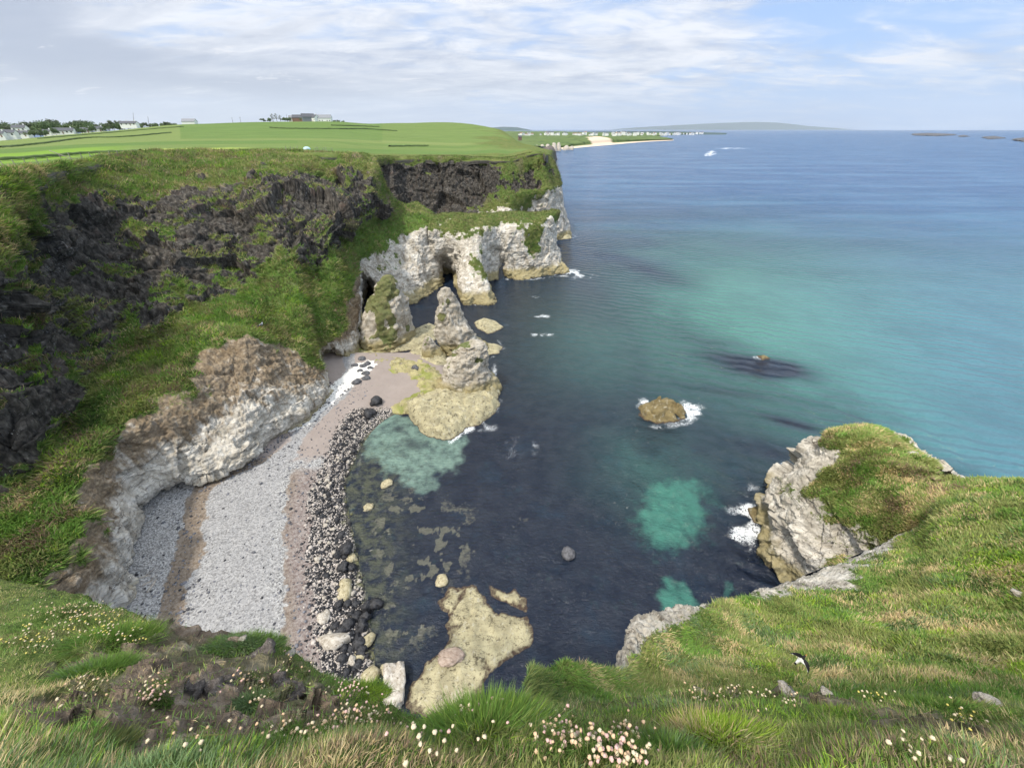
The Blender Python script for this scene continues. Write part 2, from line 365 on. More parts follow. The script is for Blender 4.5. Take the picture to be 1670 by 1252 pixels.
# --- main cliff, foot -> rim, from beside us to the spur below the far wall
def main_cliff():
    st = []
    def add(*pts): st.append(pts)
    add(Wd(-38, 4, 3), Wd(-38.5, 4, 6), Wd(-40, 4, 12), Wd(-50, 4, 14), Wd(-56, 5, 22), Wd(-64, 6, 31), Wd(-78, 6, 38.5))
    add(P(205, 1000, 3), P(190, 985, 5), P(105, 940, 12), Wd(-51, 17, 14), Wd(-57, 19, 22), Wd(-63, 21, 31), Wd(-78, 24, 38.5))
    add(P(217, 925, 3), P(206, 905, 6), P(150, 800, 12.5), P(0, 790, 14), P(-116, 670, 22), P(-262, 517, 31), Wd(-76, 38, 38.8))
    add(P(228, 835, 3), P(222, 815, 6), P(178, 738, 13), P(60, 735, 15), P(-20, 600, 23), P(-100, 480, 31), P(-150, 310, 38.7))
    add(P(283, 790, 3), P(280, 778, 6), P(235, 690, 13), P(130, 640, 15.5), P(60, 530, 23), P(10, 440, 31), P(0, 290, 39))
    add(P(322, 778, 3), P(325, 772, 5.2), P(310, 640, 13.5), P(195, 560, 16), P(120, 460, 24), P(75, 365, 32), P(95, 273, 39))
    add(P(405, 752, 3), P(400, 735, 6), P(365, 595, 14), P(245, 533, 17), P(190, 430, 24), P(165, 340, 32), P(190, 258, 39.3))
    add(P(450, 714, 3), P(447, 690, 6), P(405, 562, 15), P(300, 503, 17.5), P(270, 410, 25), P(260, 325, 32), P(285, 252, 39.3))
    add(P(500, 672, 3), P(498, 650, 5.5), P(455, 572, 12), P(400, 465, 18), P(370, 380, 26), P(355, 310, 33), P(380, 250, 39))
    add(P(530, 640, 3), P(526, 620, 5), P(508, 592, 8), P(480, 455, 18.5), P(455, 370, 27), P(445, 300, 33.5), P(470, 249, 39))
    add(P(522, 592, 3), P(518, 576, 5.5), P(512, 560, 8), P(500, 448, 18), P(490, 365, 27), P(480, 298, 33.3), P(505, 250, 38.8))
    add(P(540, 573, 3), P(540, 561, 6.2), P(537, 546, 8), P(535, 440, 18), P(528, 360, 27), P(530, 293, 33), P(548, 252, 38.5))
    add(P(568, 578, 2.5), P(568, 562, 4.5), P(562, 520, 9), P(548, 415, 20), P(560, 350, 27), P(568, 290, 33), P(585, 255, 37.8))
    add(P(585, 548, 2), P(583, 535, 4), P(580, 470, 12), P(560, 400, 20), P(580, 347, 26), P(590, 296, 32), P(600, 259, 37.0))
    add(P(589, 482, 2), P(589, 466, 6.5), P(586, 440, 12.5), P(566, 394, 20.3), P(590, 345, 25.8), P(598, 300, 31.5), P(605, 264, 36.3))
    add(P(600, 462, 2), P(600, 452, 9.0), P(592, 428, 13), P(572, 388, 20.5), P(602, 343, 25.5), P(606, 303, 31.1), P(608, 268, 35.8))
    add(P(613, 482, 1.5), P(613, 462, 7), P(604, 422, 13.2), P(578, 382, 20.7), P(608, 343, 25.1), P(611, 309, 30), P(612, 274, 35))
    add(P(632, 500, 0), P(630, 478, 4), P(620, 415, 13.5), P(590, 372, 21), P(615, 345, 24.5), P(622, 315, 28.5), P(616, 284, 33))
    add(P(662, 498, 0), P(660, 480, 2.5), P(652, 400, 14), P(625, 362, 20.5), P(638, 346, 22.5), P(640, 330, 25), P(628, 306, 29.5))
    add(P(700, 482, 0), P(697, 465, 2.5), P(690, 382, 16), P(680, 356, 19.5), P(675, 350, 20.3), P(665, 343, 21.5), P(650, 333, 23.6))
    o = np.array(st[-1]); st.append(tuple(o + np.array([3, 12, -1.5])))
    o = np.array(st[-1]); st.append(tuple(o + np.array([-10, 22, -5])))
    C = np.array(st)                                    # stations x rows
    low = C[:, :1] + np.array([0, 0, -3.0])
    inl = C[:, -1:] + (C[:, -1:] - C[:, -2:-1]) * np.array([0.5, 0.5, 0]) + np.array([0, 0, -0.6])
    lm = C[:, 2:3] * 0.45 + C[:, 3:4] * 0.55 + np.array([0, 0, 0.3])
    C = np.concatenate([low, C[:, :3], lm, C[:, 3:], inl], 1).swapaxes(0, 1)   # rows x cols
    nR, nC = C.shape[:2]
    # rows: low, foot, F2, L1, L2, Bm, L3, rim, in   weights basalt chalk grass
    wr = np.array([[0, 1, 0], [0, 1, 0], [0, 1, -.1], [0, .72, .60], [0, 0, 1.25], [.55, 0, .60], [.95, 0, .38], [.62, 0, .62], [0, 0, 1.1], [0, 0, 1.2]])
    wt = np.repeat(wr[:, None], nC, 1)
    wt[6, 2:7] = [1.15, 0, .25]; wt[7, 2:7] = [.75, 0, .5]
    wt[5, 9:13] = [.50, 0, .68]; wt[6, 9:12] = [1.05, 0, .42]; wt[7, 8:12] = [.6, 0, .68]
    wt[3, 10:13] = [0, .2, .9]; wt[2, 10:12] = [0, .8, .45]
    wt[6, 11:14] = [1.25, 0, .3]; wt[6, 14:16] = [.9, 0, .45]; wt[6, 18:] = [.2, 0, .9]; wt[7, 17:] = [.3, 0, .9]; wt[8, 17:] = [.3, 0, .9]
    wt[5, 14:] = [.05, 0, 1.05]; wt[3, 13:] = [0, .75, .55]
    A, w, tr, tcx = loft(C, [6, 26, 80, 36, 36, 80, 80, 64, 10], [40, 50, 55, 45, 40, 50, 45, 40, 45, 35, 30, 34, 30, 16, 18, 18, 18, 34, 40, 16, 10], wt)
    n = grid_normals(A)
    n = np.where((n @ np.array([1, 0, 0.6]))[..., None] < 0, -n, n)
    ta = np.broadcast_to(tr[:, None], A.shape[:2])
    m = zone_masks(A, w, 0.72, 2.0, stretch=(1, 1, 0.6))
    damp = np.clip((tr[-1] - tr) / 1.2, 0.12, 1)[:, None]
    A2 = A + (rock_disp(A, n, m, 1.1, 1.15, 1.0) - A) * damp[..., None]
    slopez = np.abs(grid_normals(A2)[..., 2])
    m2 = m.copy()
    bump = smooth(slopez, 0.55, 0.8) * m[..., 0] * smooth(fbm(A, 0.25, 3), -0.1, 0.25) * 0.9
    m2[..., 2] += bump; m2[..., 0] -= bump
    m2 /= m2.sum(-1, keepdims=True)
    ca = np.broadcast_to(tcx[None, :], A.shape[:2])
    stain = np.clip(0.12 + 0.70 * smooth(ta, 1.9, 2.8) + 0.40 * smooth(ca, 6.2, 8.2) * (1 - smooth(ca, 12.5, 14)) + 0.5 * smooth(ta, 2.4, 3.0), 0, 1)
    stain = np.where(ca > 13.5, 0.42, stain)
    soil = smooth(fbm(A + 77, 0.3, 5, .6), 0.14, 0.40) * smooth(ta, 3.0, 5.6) * 0.85
    hue = smooth(ta, 2.6, 3.4) * (1 - smooth(ta, 5.1, 6.0)) * 1.0
    SHEETS['cliff'] = (A2, m2)
    sheet_obj('cliff_terrain', A2, m2, np.stack([stain, soil, hue], -1), M['terrain'], label='high basalt and chalk cliff with grassy ledges around the bay', kind='structure')
main_cliff()

# --- far wall and headland beyond the white promontory
def far_wall():
    cols = [
        (D(590, 362, 133), D(595, 345, 138), D(598, 300, 144), D(600, 270, 150), D(600, 258, 152)),
        (D(660, 364, 160), D(660, 347, 164), D(660, 308, 166), D(660, 272, 167), D(660, 256, 168)),
        (D(740, 372, 163), D(740, 345, 168), D(740, 305, 171), D(740, 270, 172), D(740, 256, 173)),
        (D(795, 380, 162), D(795, 338, 170), D(797, 303, 172.5), D(798, 272, 174), D(800, 257, 174.5)),
        (D(825, 392, 164), D(825, 332, 168), D(826, 306, 172), D(828, 274, 173), D(830, 258, 175)),
        (P(860, 394, 0), D(862, 322, 174), D(862, 303, 175), D(864, 266, 177), D(868, 250, 180)),
        (P(900, 392, 0), D(898, 316, 176), D(896, 300, 177), D(890, 268, 179), D(885, 251, 182)),
        (P(929, 387, 0), D(915, 312, 184), D(914, 300, 185), D(908, 278, 188), D(895, 258, 190)),
        (P(925, 380, 0), D(913, 305, 200), D(911, 296, 202), D(904, 275, 204), D(892, 258, 206)),
        (P(905, 350, 0), D(900, 300, 240), D(897, 285, 245), D(890, 266, 245), D(880, 254, 240)),
    ]
    C = np.array(cols); low = C[:, :1] + np.array([0, 0, -4.0]); inl = C[:, -1:] + np.array([-4, 8, -1.0])
    C = np.concatenate([low, C, inl], 1).swapaxes(0, 1); nC = C.shape[1]
    wr = np.array([[0, 1, 0], [0, 1, 0], [.25, .15, .75], [.95, 0, .3], [.55, 0, .75], [0, 0, 1.2], [0, 0, 1.2]])
    wt = np.repeat(wr[:, None], nC, 1)
    wt[1, :3] = [.6, 0, .6]; wt[2, :3] = [1, 0, .3]; wt[4, 1:4] = [.85, 0, .45]
    wt[2, 6:] = [0, .8, .5]; wt[3, 6:] = [.25, .1, .8]; wt[4, 5:] = [.5, 0, .8]; wt[3, 4] = [.5, 0, .6]
    A, w, tr, tcx = loft(C, [6, 56, 50, 54, 26, 8], [60, 70, 60, 40, 40, 40, 34, 16, 16], wt)
    n = grid_normals(A); n = np.where((n @ np.array([.3, -1, 0.4]))[..., None] < 0, -n, n)
    m = zone_masks(A, w, 0.7, 8.0, stretch=(1, 1, 0.7))
    damp = np.clip((tr[-1] - tr) / 1.3, 0.15, 1)[:, None, None]
    A2 = A + (rock_disp(A * 0.8, n, m, 1.2, 1.1, 1.2) - A * 0.8) * damp
    z0 = np.zeros(A.shape[:2])
    SHEETS['farwall'] = (A2, m)
    sheet_obj('headland_terrain', A2, m, np.stack([z0 + .25, smooth(fbm(A + 7, .2, 3), .2, .4) * .5, z0 + .15], -1), M['terrain'], label='dark basalt wall and chalk point beyond the white promontory', kind='structure')
far_wall()

# --- white promontory with buttresses and sea arches
def promontory():
    T = 16.0
    def col(foot, fu, fv, mid, top, back, lift=None):
        y0 = P(fu, fv, 0)[1]
        ft = foot if foot is not None else P(fu, fv, 0)
        return (ft, mid, top, back)
    cols = []
    def c(foot, low, mid, top, by):
        b = Yv(top[0] + 4, by, (top[2] if len(top) > 2 else 0) + 13)
        cols.append((foot, low, mid, Yv(*top), b))
    c(Yv(700, 455, 132), Yv(700, 440, 132), Yv(700, 410, 133), (698, 374, 134), 350)
    c(Yv(713, 452, 136), Yv(712, 430, 134), Yv(711, 405, 132), (710, 374, 134), 349)
    c(Yv(727, 449, 143), Yv(727, 431, 139), Yv(728, 412, 133), (725, 374, 135), 349)
    c(Yv(740, 452, 140), Yv(740, 440, 133), Yv(742, 418, 131), (742, 373, 135), 349)
    c(P(752, 492, 0), Yv(752, 470, 116), Yv(752, 432, 126), (755, 373, 135), 349)
    c(P(776, 496, 0), Yv(774, 472, 115.5), Yv(768, 432, 123), (770, 373, 135), 349)
    c(P(811, 494, 0), Yv(797, 470, 117), Yv(784, 425, 126), (785, 372, 136), 348)
    c(P(793, 463, 0), Yv(792, 448, 132), Yv(794, 420, 134), (797, 371, 137), 348)
    c(P(812, 456, 0), Yv(810, 444, 137), Yv(808, 415, 138), (808, 370, 140), 348)
    c(Yv(813, 447, 141), Yv(813, 434, 140), Yv(814, 412, 140), (814, 370, 141), 347)
    c(Yv(818, 428, 141), Yv(818, 423, 140.5), Yv(819, 410, 140), (820, 369, 142), 347)
    c(Yv(823, 431, 141), Yv(823, 425, 140.5), Yv(824, 410, 140), (826, 369, 142), 346)
    c(P(828, 453, 0), Yv(828, 438, 138), Yv(830, 412, 139), (832, 368, 142), 346)
    c(P(848, 457, 0), Yv(848, 440, 138), Yv(850, 412, 140), (850, 366, 143), 346)
    c(P(880, 452, 0), Yv(878, 436, 140), Yv(876, 408, 142), (875, 361, 145), 346)
    c(P(905, 447, 0), Yv(897, 430, 143), Yv(892, 402, 144), (892, 356, 147), 347)
    c(P(926, 444, 0), Yv(913, 425, 147), Yv(906, 398, 149), (905, 354, 151), 347)
    c(P(914, 434, 0), Yv(911, 418, 155), Yv(908, 392, 157), (907, 351, 159), 346)
    c(P(900, 430, 0), Yv(896, 410, 166), Yv(895, 388, 168), (895, 350, 168), 344)
    C = np.array(cols)
    low = C[:, :1].copy(); lift = C[:, :1, 2:3] > 3.5
    low = low + np.where(lift, np.array([0, 1.0, 0.4]), np.array([0, 0.6, -3.0]))
    bk = C[:, -1:] + np.array([-1, 4, -7.0])
    C = np.concatenate([low, C, bk], 1).swapaxes(0, 1); nC = C.shape[1]
    wr = np.array([[0, 1, 0], [0, 1, 0], [0, 1, .05], [0, 1, .20], [0, .58, .62], [0, 0, 1.2], [0, 0.5, .6]])
    wt = np.repeat(wr[:, None], nC, 1)
    wt[3, 13:15] = [0, .6, .55]; wt[3, 5:7] = [0, .6, .55]; wt[2, 6] = [0, .8, .4]
    A, w, tr, tcx = loft(C, [5, 26, 44, 50, 34, 10], [14, 16, 16, 16, 22, 24, 26, 18, 16, 12, 12, 12, 20, 26, 24, 22, 14, 12], wt)
    n = grid_normals(A); n = np.where((n @ np.array([.2, -1, 0.4]))[..., None] < 0, -n, n)
    m = zone_masks(A, w, 0.6, 5.0)
    A2 = rock_disp(A, n, m, 1.0, 0.9, 1.0)
    z0 = np.zeros(A.shape[:2])
    SHEETS['prom'] = (A2, m)
    sheet_obj('promontory_terrain', A2, m, np.stack([z0 + .12, z0, z0 + .05], -1), M['terrain'], label='white chalk promontory with sea arch, buttress and grass cap', kind='structure')
promontory()

# --- plateau fields and hill behind the rim
def plateau():
    cols = [
        (Wd(-78, 3, 38.4), Wd(-100, 5, 39.3), Wd(-140, 10, 40), Wd(-300, 60, 42), Wd(-500, 120, 43)),
        (Wd(-78, 24, 38.4), Wd(-100, 32, 39.3), Wd(-140, 50, 40), Wd(-300, 110, 42), Wd(-480, 200, 43)),
        (Wd(-76, 38, 38.7), Wd(-98, 55, 39.3), Wd(-140, 90, 40), Wd(-290, 180, 42), Wd(-470, 280, 43)),
        (P(-150, 310, 38.7), D(-150, 283, 70), D(-150, 262, 105), D(-150, 240, 240), D(-150, 232, 380)),
        (P(0, 290, 39), D(0, 274, 75), D(0, 258, 100), D(0, 238, 230), D(0, 231, 360)),
        (P(95, 273, 39), D(95, 264, 88), D(95, 251, 118), D(95, 231, 250), D(95, 222, 400)),
        (P(190, 258, 39.3), D(190, 252, 103), D(190, 245, 132), D(190, 226, 270), D(190, 214, 440)),
        (P(285, 252, 39.3), D(285, 247, 122), D(285, 241, 150), D(285, 221, 300), D(285, 204, 490)),
        (P(380, 250, 39), D(380, 246, 132), D(380, 239, 170), D(380, 219, 320), D(380, 201, 520)),
        (P(470, 249, 39), D(470, 246, 134), D(470, 238, 175), D(470, 217, 330), D(470, 199, 540)),
        (P(548, 252, 38.5), D(548, 247, 138), D(548, 238, 185), D(548, 217, 340), D(548, 199, 560)),
        (D(600, 258, 150), D(600, 250, 168), D(600, 240, 215), D(600, 219, 370), D(600, 202, 600)),
        (D(660, 256, 168), D(660, 251, 182), D(660, 241, 235), D(660, 220, 400), D(660, 201, 640)),
        (D(740, 256, 173), D(740, 252, 188), D(740, 243, 240), D(740, 222, 410), D(740, 200, 650)),
        (D(800, 257, 174.5), D(800, 251, 194), D(800, 240, 250), D(800, 224, 390), D(800, 208, 560)),
        (D(830, 258, 175), D(832, 252, 196), D(834, 244, 250), D(832, 233, 350), D(826, 219, 500)),
        (D(868, 250, 180), D(862, 247, 205), D(858, 244, 260), D(854, 240, 340), D(848, 234, 460)),
        (D(885, 251, 182), D(884, 249, 210), D(882, 246.5, 270), D(878, 243, 350), D(872, 239.5, 450)),
        (D(895, 258, 190), D(897, 256, 215), D(898, 253, 280), D(899, 249.5, 350), D(900, 246.5, 450)),
        (P(905, 275, 0), P(906, 266, 0), P(906, 257, 0), P(906, 252.5, 0), P(907, 248.5, 0)),
    ]
    C = np.array(cols)
    rm = C[:, :1]; dr = rm.copy(); dr[..., 2] = 0; dr /= np.linalg.norm(dr, axis=-1, keepdims=True)
    PRE = rm - dr * 2.5 + np.array([0, 0, -2.3])
    end = C[:, -1:] + (C[:, -1:] - C[:, -2:-1]) * np.array([0.7, 0.7, 0]) + np.array([0, 0, -14.0])
    C = np.concatenate([PRE, C, end], 1).swapaxes(0, 1)
    A, _, tr, tcx = loft(C, [8, 26, 54, 84, 84, 12], [14, 14, 16, 34, 34, 34, 34, 34, 34, 34, 34, 30, 34, 34, 30, 24, 24, 18, 18]); tr = tr - 1.0
    ta = np.broadcast_to(tr[:, None], A.shape[:2]); ca = np.broadcast_to(tcx[None], A.shape[:2])
    wild = np.maximum(1 - smooth(ta, 0.7, 1.25), smooth(ca, 12.5, 14.5) * (0.35 + 0.6 * smooth(fbm(A, 0.02, 4), -0.2, 0.25)))
    wild = np.maximum(wild, smooth(ca, 17.2, 18.4))
    A = A.copy(); A[..., 2] += wild * 0.5 * fbm(A, 0.25, 4) + 0.5 * fbm(A, 0.02, 3) * smooth(ta, 1, 2) + wild * 2.2 * fbm(A, 0.03, 3) * smooth(ca, 12.5, 14)
    # field pattern: lighter and yellower strips with outlines of their own
    u, v, t = to_px(A.reshape(-1, 3)); u = u.reshape(ta.shape); v = v.reshape(ta.shape)
    fld = np.zeros(A.shape); fld[..., 0] = wild
    fld[..., 1] = smooth(ta, 1.4, 1.6) * (1 - smooth(ta, 2.25, 2.35)) * (1 - smooth(ca, 5.3, 6.6))       # bright strip on the left
    fld[..., 2] = smooth(ta, 1.55, 1.66) * (1 - smooth(ta, 1.9, 2.0)) * smooth(ca, 5.6, 6.1) * (1 - smooth(ca, 7.6, 8.6))  # mown yellow strip
    tone = np.zeros(ta.shape); sl_ = ta + .035 * (ca - 8)
    tone += np.where(sl_ > 2.42, .35, 0) - np.where((sl_ > 2.2) & (sl_ < 2.42) & (ca < 9.2), .30, 0) + np.where((sl_ > 2.62) & (ca > 7.1), -.55, 0) + np.where((sl_ > 1.95) & (sl_ < 2.2) & (ca > 6.1), .22, 0) - np.where((sl_ < 1.95) & (ca > 9.5), .25, 0) + np.where((sl_ > 2.5) & (ca > 11.4), .35, 0)
    m, tt, b = new_mat('pasture', 0.95, 0.15); p = pos(tt)
    Rr, Gg, Bb = tt.sep(tt.attr('field'))[:3]
    g1 = tt.noise(p, 0.03, 5, 0.6); g2 = tt.noise(tt.map(p, scale=(0.3, 1.6, 1), rot=(0, 0, 0.5)), 0.25, 6, 0.65); g3 = tt.noise(p, 2.0, 4, 0.7)
    past = tt.mix(g1, (0.095, 0.145, 0.038), (0.140, 0.185, 0.058)); past = tt.mix(tt.step(g2, 0.4, 0.65, 0, 0.6), past, (0.145, 0.235, 0.055))
    past = tt.mix(tt.step(tt.noise(tt.map(p, scale=(0.05, 0.6, 1), rot=(0, 0, -0.15)), 0.35, 6, 0.65), 0.45, 0.62, 0, 0.65), past, (0.075, 0.135, 0.030)); tone_ = tt.attr('tone', 'Fac'); past = tt.mix(tt.step(tone_, 0.0, 0.6, 0, 0.8), past, (0.175, 0.215, 0.07)); past = tt.mix(tt.step(tone_, -0.6, 0.0, 0.75, 0.0), past, (0.075, 0.150, 0.035))
    past = tt.mix(Gg, past, (0.155, 0.26, 0.035)); past = tt.mix(Bb, past, (0.36, 0.42, 0.10))
    wildc, _ = grass_col(tt, p)
    wildc = tt.mix(tt.step(g3, 0.35, 0.7, 0.0, 0.5), wildc, (0.10, 0.14, 0.03))
    c = tt.mix(tt.step(tt.math('ADD', Rr, tt.math('MULTIPLY', tt.math('SUBTRACT', g3, 0.5), 0.5)), 0.35, 0.65), past, wildc)
    rk, _ = basalt_col(tt, p); nz = tt.sepv(tt.new('ShaderNodeNewGeometry').outputs['Normal'])[2]
    c = tt.mix(tt.math('MULTIPLY', tt.step(nz, 0.35, 0.55, 1, 0), Rr), c, tt.mix(0.5, rk, (0.15, 0.14, 0.12)))
    tt.put(b.inputs['Base Color'], c); tt.put(b.inputs['Normal'], tt.bump(tt.math('ADD', g3, g2), 0.5, 0.4))
    me = mesh_np('pasture', A, grid_faces(*A.shape[:2]), attrs={'field': fld.reshape(-1, 3), 'tone': tone.reshape(-1)})
    tag(link('pasture_field', me, m), 'green pasture and low hill behind the cliff rim', kind='structure')
    SHEETS['plateau'] = (A, ta, ca, tr, tcx)
plateau()

# --- beach
BE = {}
def beach():
    # stations from us to the far end: wall foot .. water, pixels along each line, with heights
    L = [(1240, [190, 250, 300, 430, 520, 590, 650]),
         (1100, [195, 255, 300, 440, 520, 598, 655]),
         (1000, [208, 262, 306, 450, 512, 590, 652]),
         (900, [212, 288, 322, 446, 500, 572, 625]),
         (800, [262, 318, 350, 458, 508, 556, 600]),
         (745, [405, 425, 440, 480, 535, 575, 612]),
         (690, [470, 480, 490, 520, 556, 598, 640]),
         (645, [520, 532, 545, 566, 600, 632, 690]),
         (610, [528, 545, 560, 585, 625, 660, 720]),
         (575, [520, 540, 555, 580, 620, 650, 700])]
    zz = [3.6, 3.1, 2.9, 2.3, 1.5, 0.25, -1.2]
    rows = []
    for v, us in L:
        z = list(zz)
        if v < 700: z = [3.2, 2.9, 2.6, 2.2, 1.6, 0.7, -0.6]
        if v < 660: z = [3.0, 2.7, 2.4, 2.1, 1.7, 1.2, 0.5]
        r = [P(u, v, h) for u, h in zip(us, z)]
        r = [r[0] + np.array([-6, 0, 0.8])] + r + [P(us[-1] + 60, v, z[-1] - 1.2) * np.array([1, 1, 0]) + np.array([0, 0, -2.5])]
        rows.append(r)
    A, _, tr, tcx = loft(np.array(rows), [30, 40, 44, 50, 30, 34, 34, 30, 26], [14, 40, 30, 60, 40, 50, 30, 8])
    A = A.copy(); A[..., 2] += 0.10 * fbm(A, 0.5, 4) + 0.05 * fbm(A, 2.0, 3)
    ca = np.broadcast_to(tcx[None], A.shape[:2]); ra = np.broadcast_to(tr[:, None], A.shape[:2])
    q = ca + 0.34 * fbm(A, 0.22, 5, .6) + 0.16 * fbm(A, 1.2, 4, .6)
    band = np.zeros(A.shape)
    band[..., 0] = smooth(q, 2.7, 3.4) * (1 - smooth(q, 3.85, 4.15))          # pale pebble band
    band[..., 1] = smooth(q, 1.85, 2.1) * (1 - smooth(q, 2.9, 3.2)) + 0.9 * smooth(q, 4.0, 4.3) * (1 - smooth(q, 5.0, 5.3)) * (1 - smooth(ra, 4.2, 5.2))  # wrack
    band[..., 2] = smooth(ra, 4.3, 5.6) * (1 - .7 * band[..., 0])                              # pink sand at the far end
    b2 = np.zeros(A.shape); b2[..., 0] = smooth(q, 4.9, 5.2) * (1 - smooth(ra, 6.0, 7.0))           # cobbles
    b2[..., 1] = smooth(A[..., 2] + 0.3 * fbm(A, 0.6, 3), 0.45, -0.1)                           # below the tide line
    u, v, t = to_px(A.reshape(-1, 3)); u = u.reshape(ra.shape); v = v.reshape(ra.shape)
    wash = np.exp(-((np.abs((u - 545) + (v - 640) * 1.15) / 22) ** 2)) * smooth(v, 575, 600) * (1 - smooth(v, 690, 715))
    b2[..., 2] = wash
    m, t, b = new_mat('shingle', 0.9, 0.25); p = pos(t)
    pale, wrack, sand = t.sep(t.attr('band'))[:3]; cob, tide, wsh = t.sep(t.attr('band2'))[:3]
    v1 = t.voro(p, 7.0, 'F1', 'Color'); vr = t.sep(v1)[0]; vb = t.sep(v1)[1]; nf = t.noise(p, 3.0, 6, 0.7); nb = t.noise(p, 0.45, 5, 0.6)
    grey = t.ramp(vr, [(0.0, (0.13, 0.128, 0.125)), (0.35, (0.25, 0.245, 0.242)), (0.8, (0.37, 0.365, 0.36)), (1.0, (0.48, 0.475, 0.465))])
    light = t.ramp(vr, [(0.0, (0.155, 0.152, 0.152)), (0.3, (0.235, 0.232, 0.234)), (1.0, (0.36, 0.352, 0.35))])
    brown = t.ramp(nf, [(0.3, (0.055, 0.035, 0.022)), (0.5, (0.17, 0.125, 0.085)), (0.7, (0.30, 0.25, 0.20))])
    red = t.ramp(nf, [(0.3, (0.075, 0.035, 0.028)), (0.52, (0.23, 0.185, 0.165)), (0.72, (0.40, 0.36, 0.34))])
    pink = t.mix(nb, (0.23, 0.19, 0.17), (0.32, 0.275, 0.25)); pink = t.mix(t.step(nf, 0.60, 0.70, 0, 0.7), pink, (0.16, 0.11, 0.09))
    c = t.mix(pale, t.mix(t.step(nf, 0.5, 0.68, 0.0, 0.6), grey, (0.10, 0.10, 0.105)), light)
    zz_ = t.sepv(p)[2]
    c = t.mix(t.step(t.math('ADD', wrack, t.math('MULTIPLY', t.math('SUBTRACT', nf, 0.5), 1.0)), 0.35, 0.75, 0, 0.85), c, t.mix(t.step(zz_, 1.8, 2.4), red, brown))
    c = t.mix(t.step(t.math('ADD', sand, t.math('MULTIPLY', t.math('SUBTRACT', nb, 0.5), 0.8)), 0.35, 0.65), c, pink)
    cobc = t.ramp(vb, [(0.0, (0.015, 0.015, 0.017)), (0.55, (0.045, 0.045, 0.05)), (0.62, (0.35, 0.31, 0.28)), (1.0, (0.58, 0.52, 0.47))])
    c = t.mix(t.step(cob, 0.3, 0.7), c, cobc)
    c = t.mix(t.step(t.math('ADD', wsh, t.math('MULTIPLY', t.math('SUBTRACT', t.noise(t.map(p, scale=(1, 1, 1)), 1.1, 6, 0.7), 0.5), 1.2)), 0.45, 0.6), c, (0.70, 0.68, 0.64))
    under = t.mix(t.step(t.noise(p, 0.9, 6, 0.65), 0.44, 0.6), (0.020, 0.022, 0.020), (0.12, 0.12, 0.065))
    c = t.mix(tide, c, under)
    t.put(b.inputs['Base Color'], c)
    t.put(b.inputs['Normal'], t.bump(t.math('ADD', t.voro(p, 7.0), t.math('MULTIPLY', nf, 0.6)), 0.6, 0.08))
    me = mesh_np('beach', A, grid_faces(*A.shape[:2]), attrs={'band': band.reshape(-1, 3), 'band2': b2.reshape(-1, 3)})
    tag(link('beach', me, m), 'curved pale shingle and sand beach under the cliff', kind='structure')
    BE['A'] = A; BE['tr'] = tr; BE['tc'] = tcx
beach()
def beach_at(r, c):
    A = BE['A']; i = np.interp(r, BE['tr'], np.arange(len(BE['tr']))); j = np.interp(c, BE['tc'], np.arange(len(BE['tc'])))
    return A[int(round(float(i))), int(round(float(j)))]

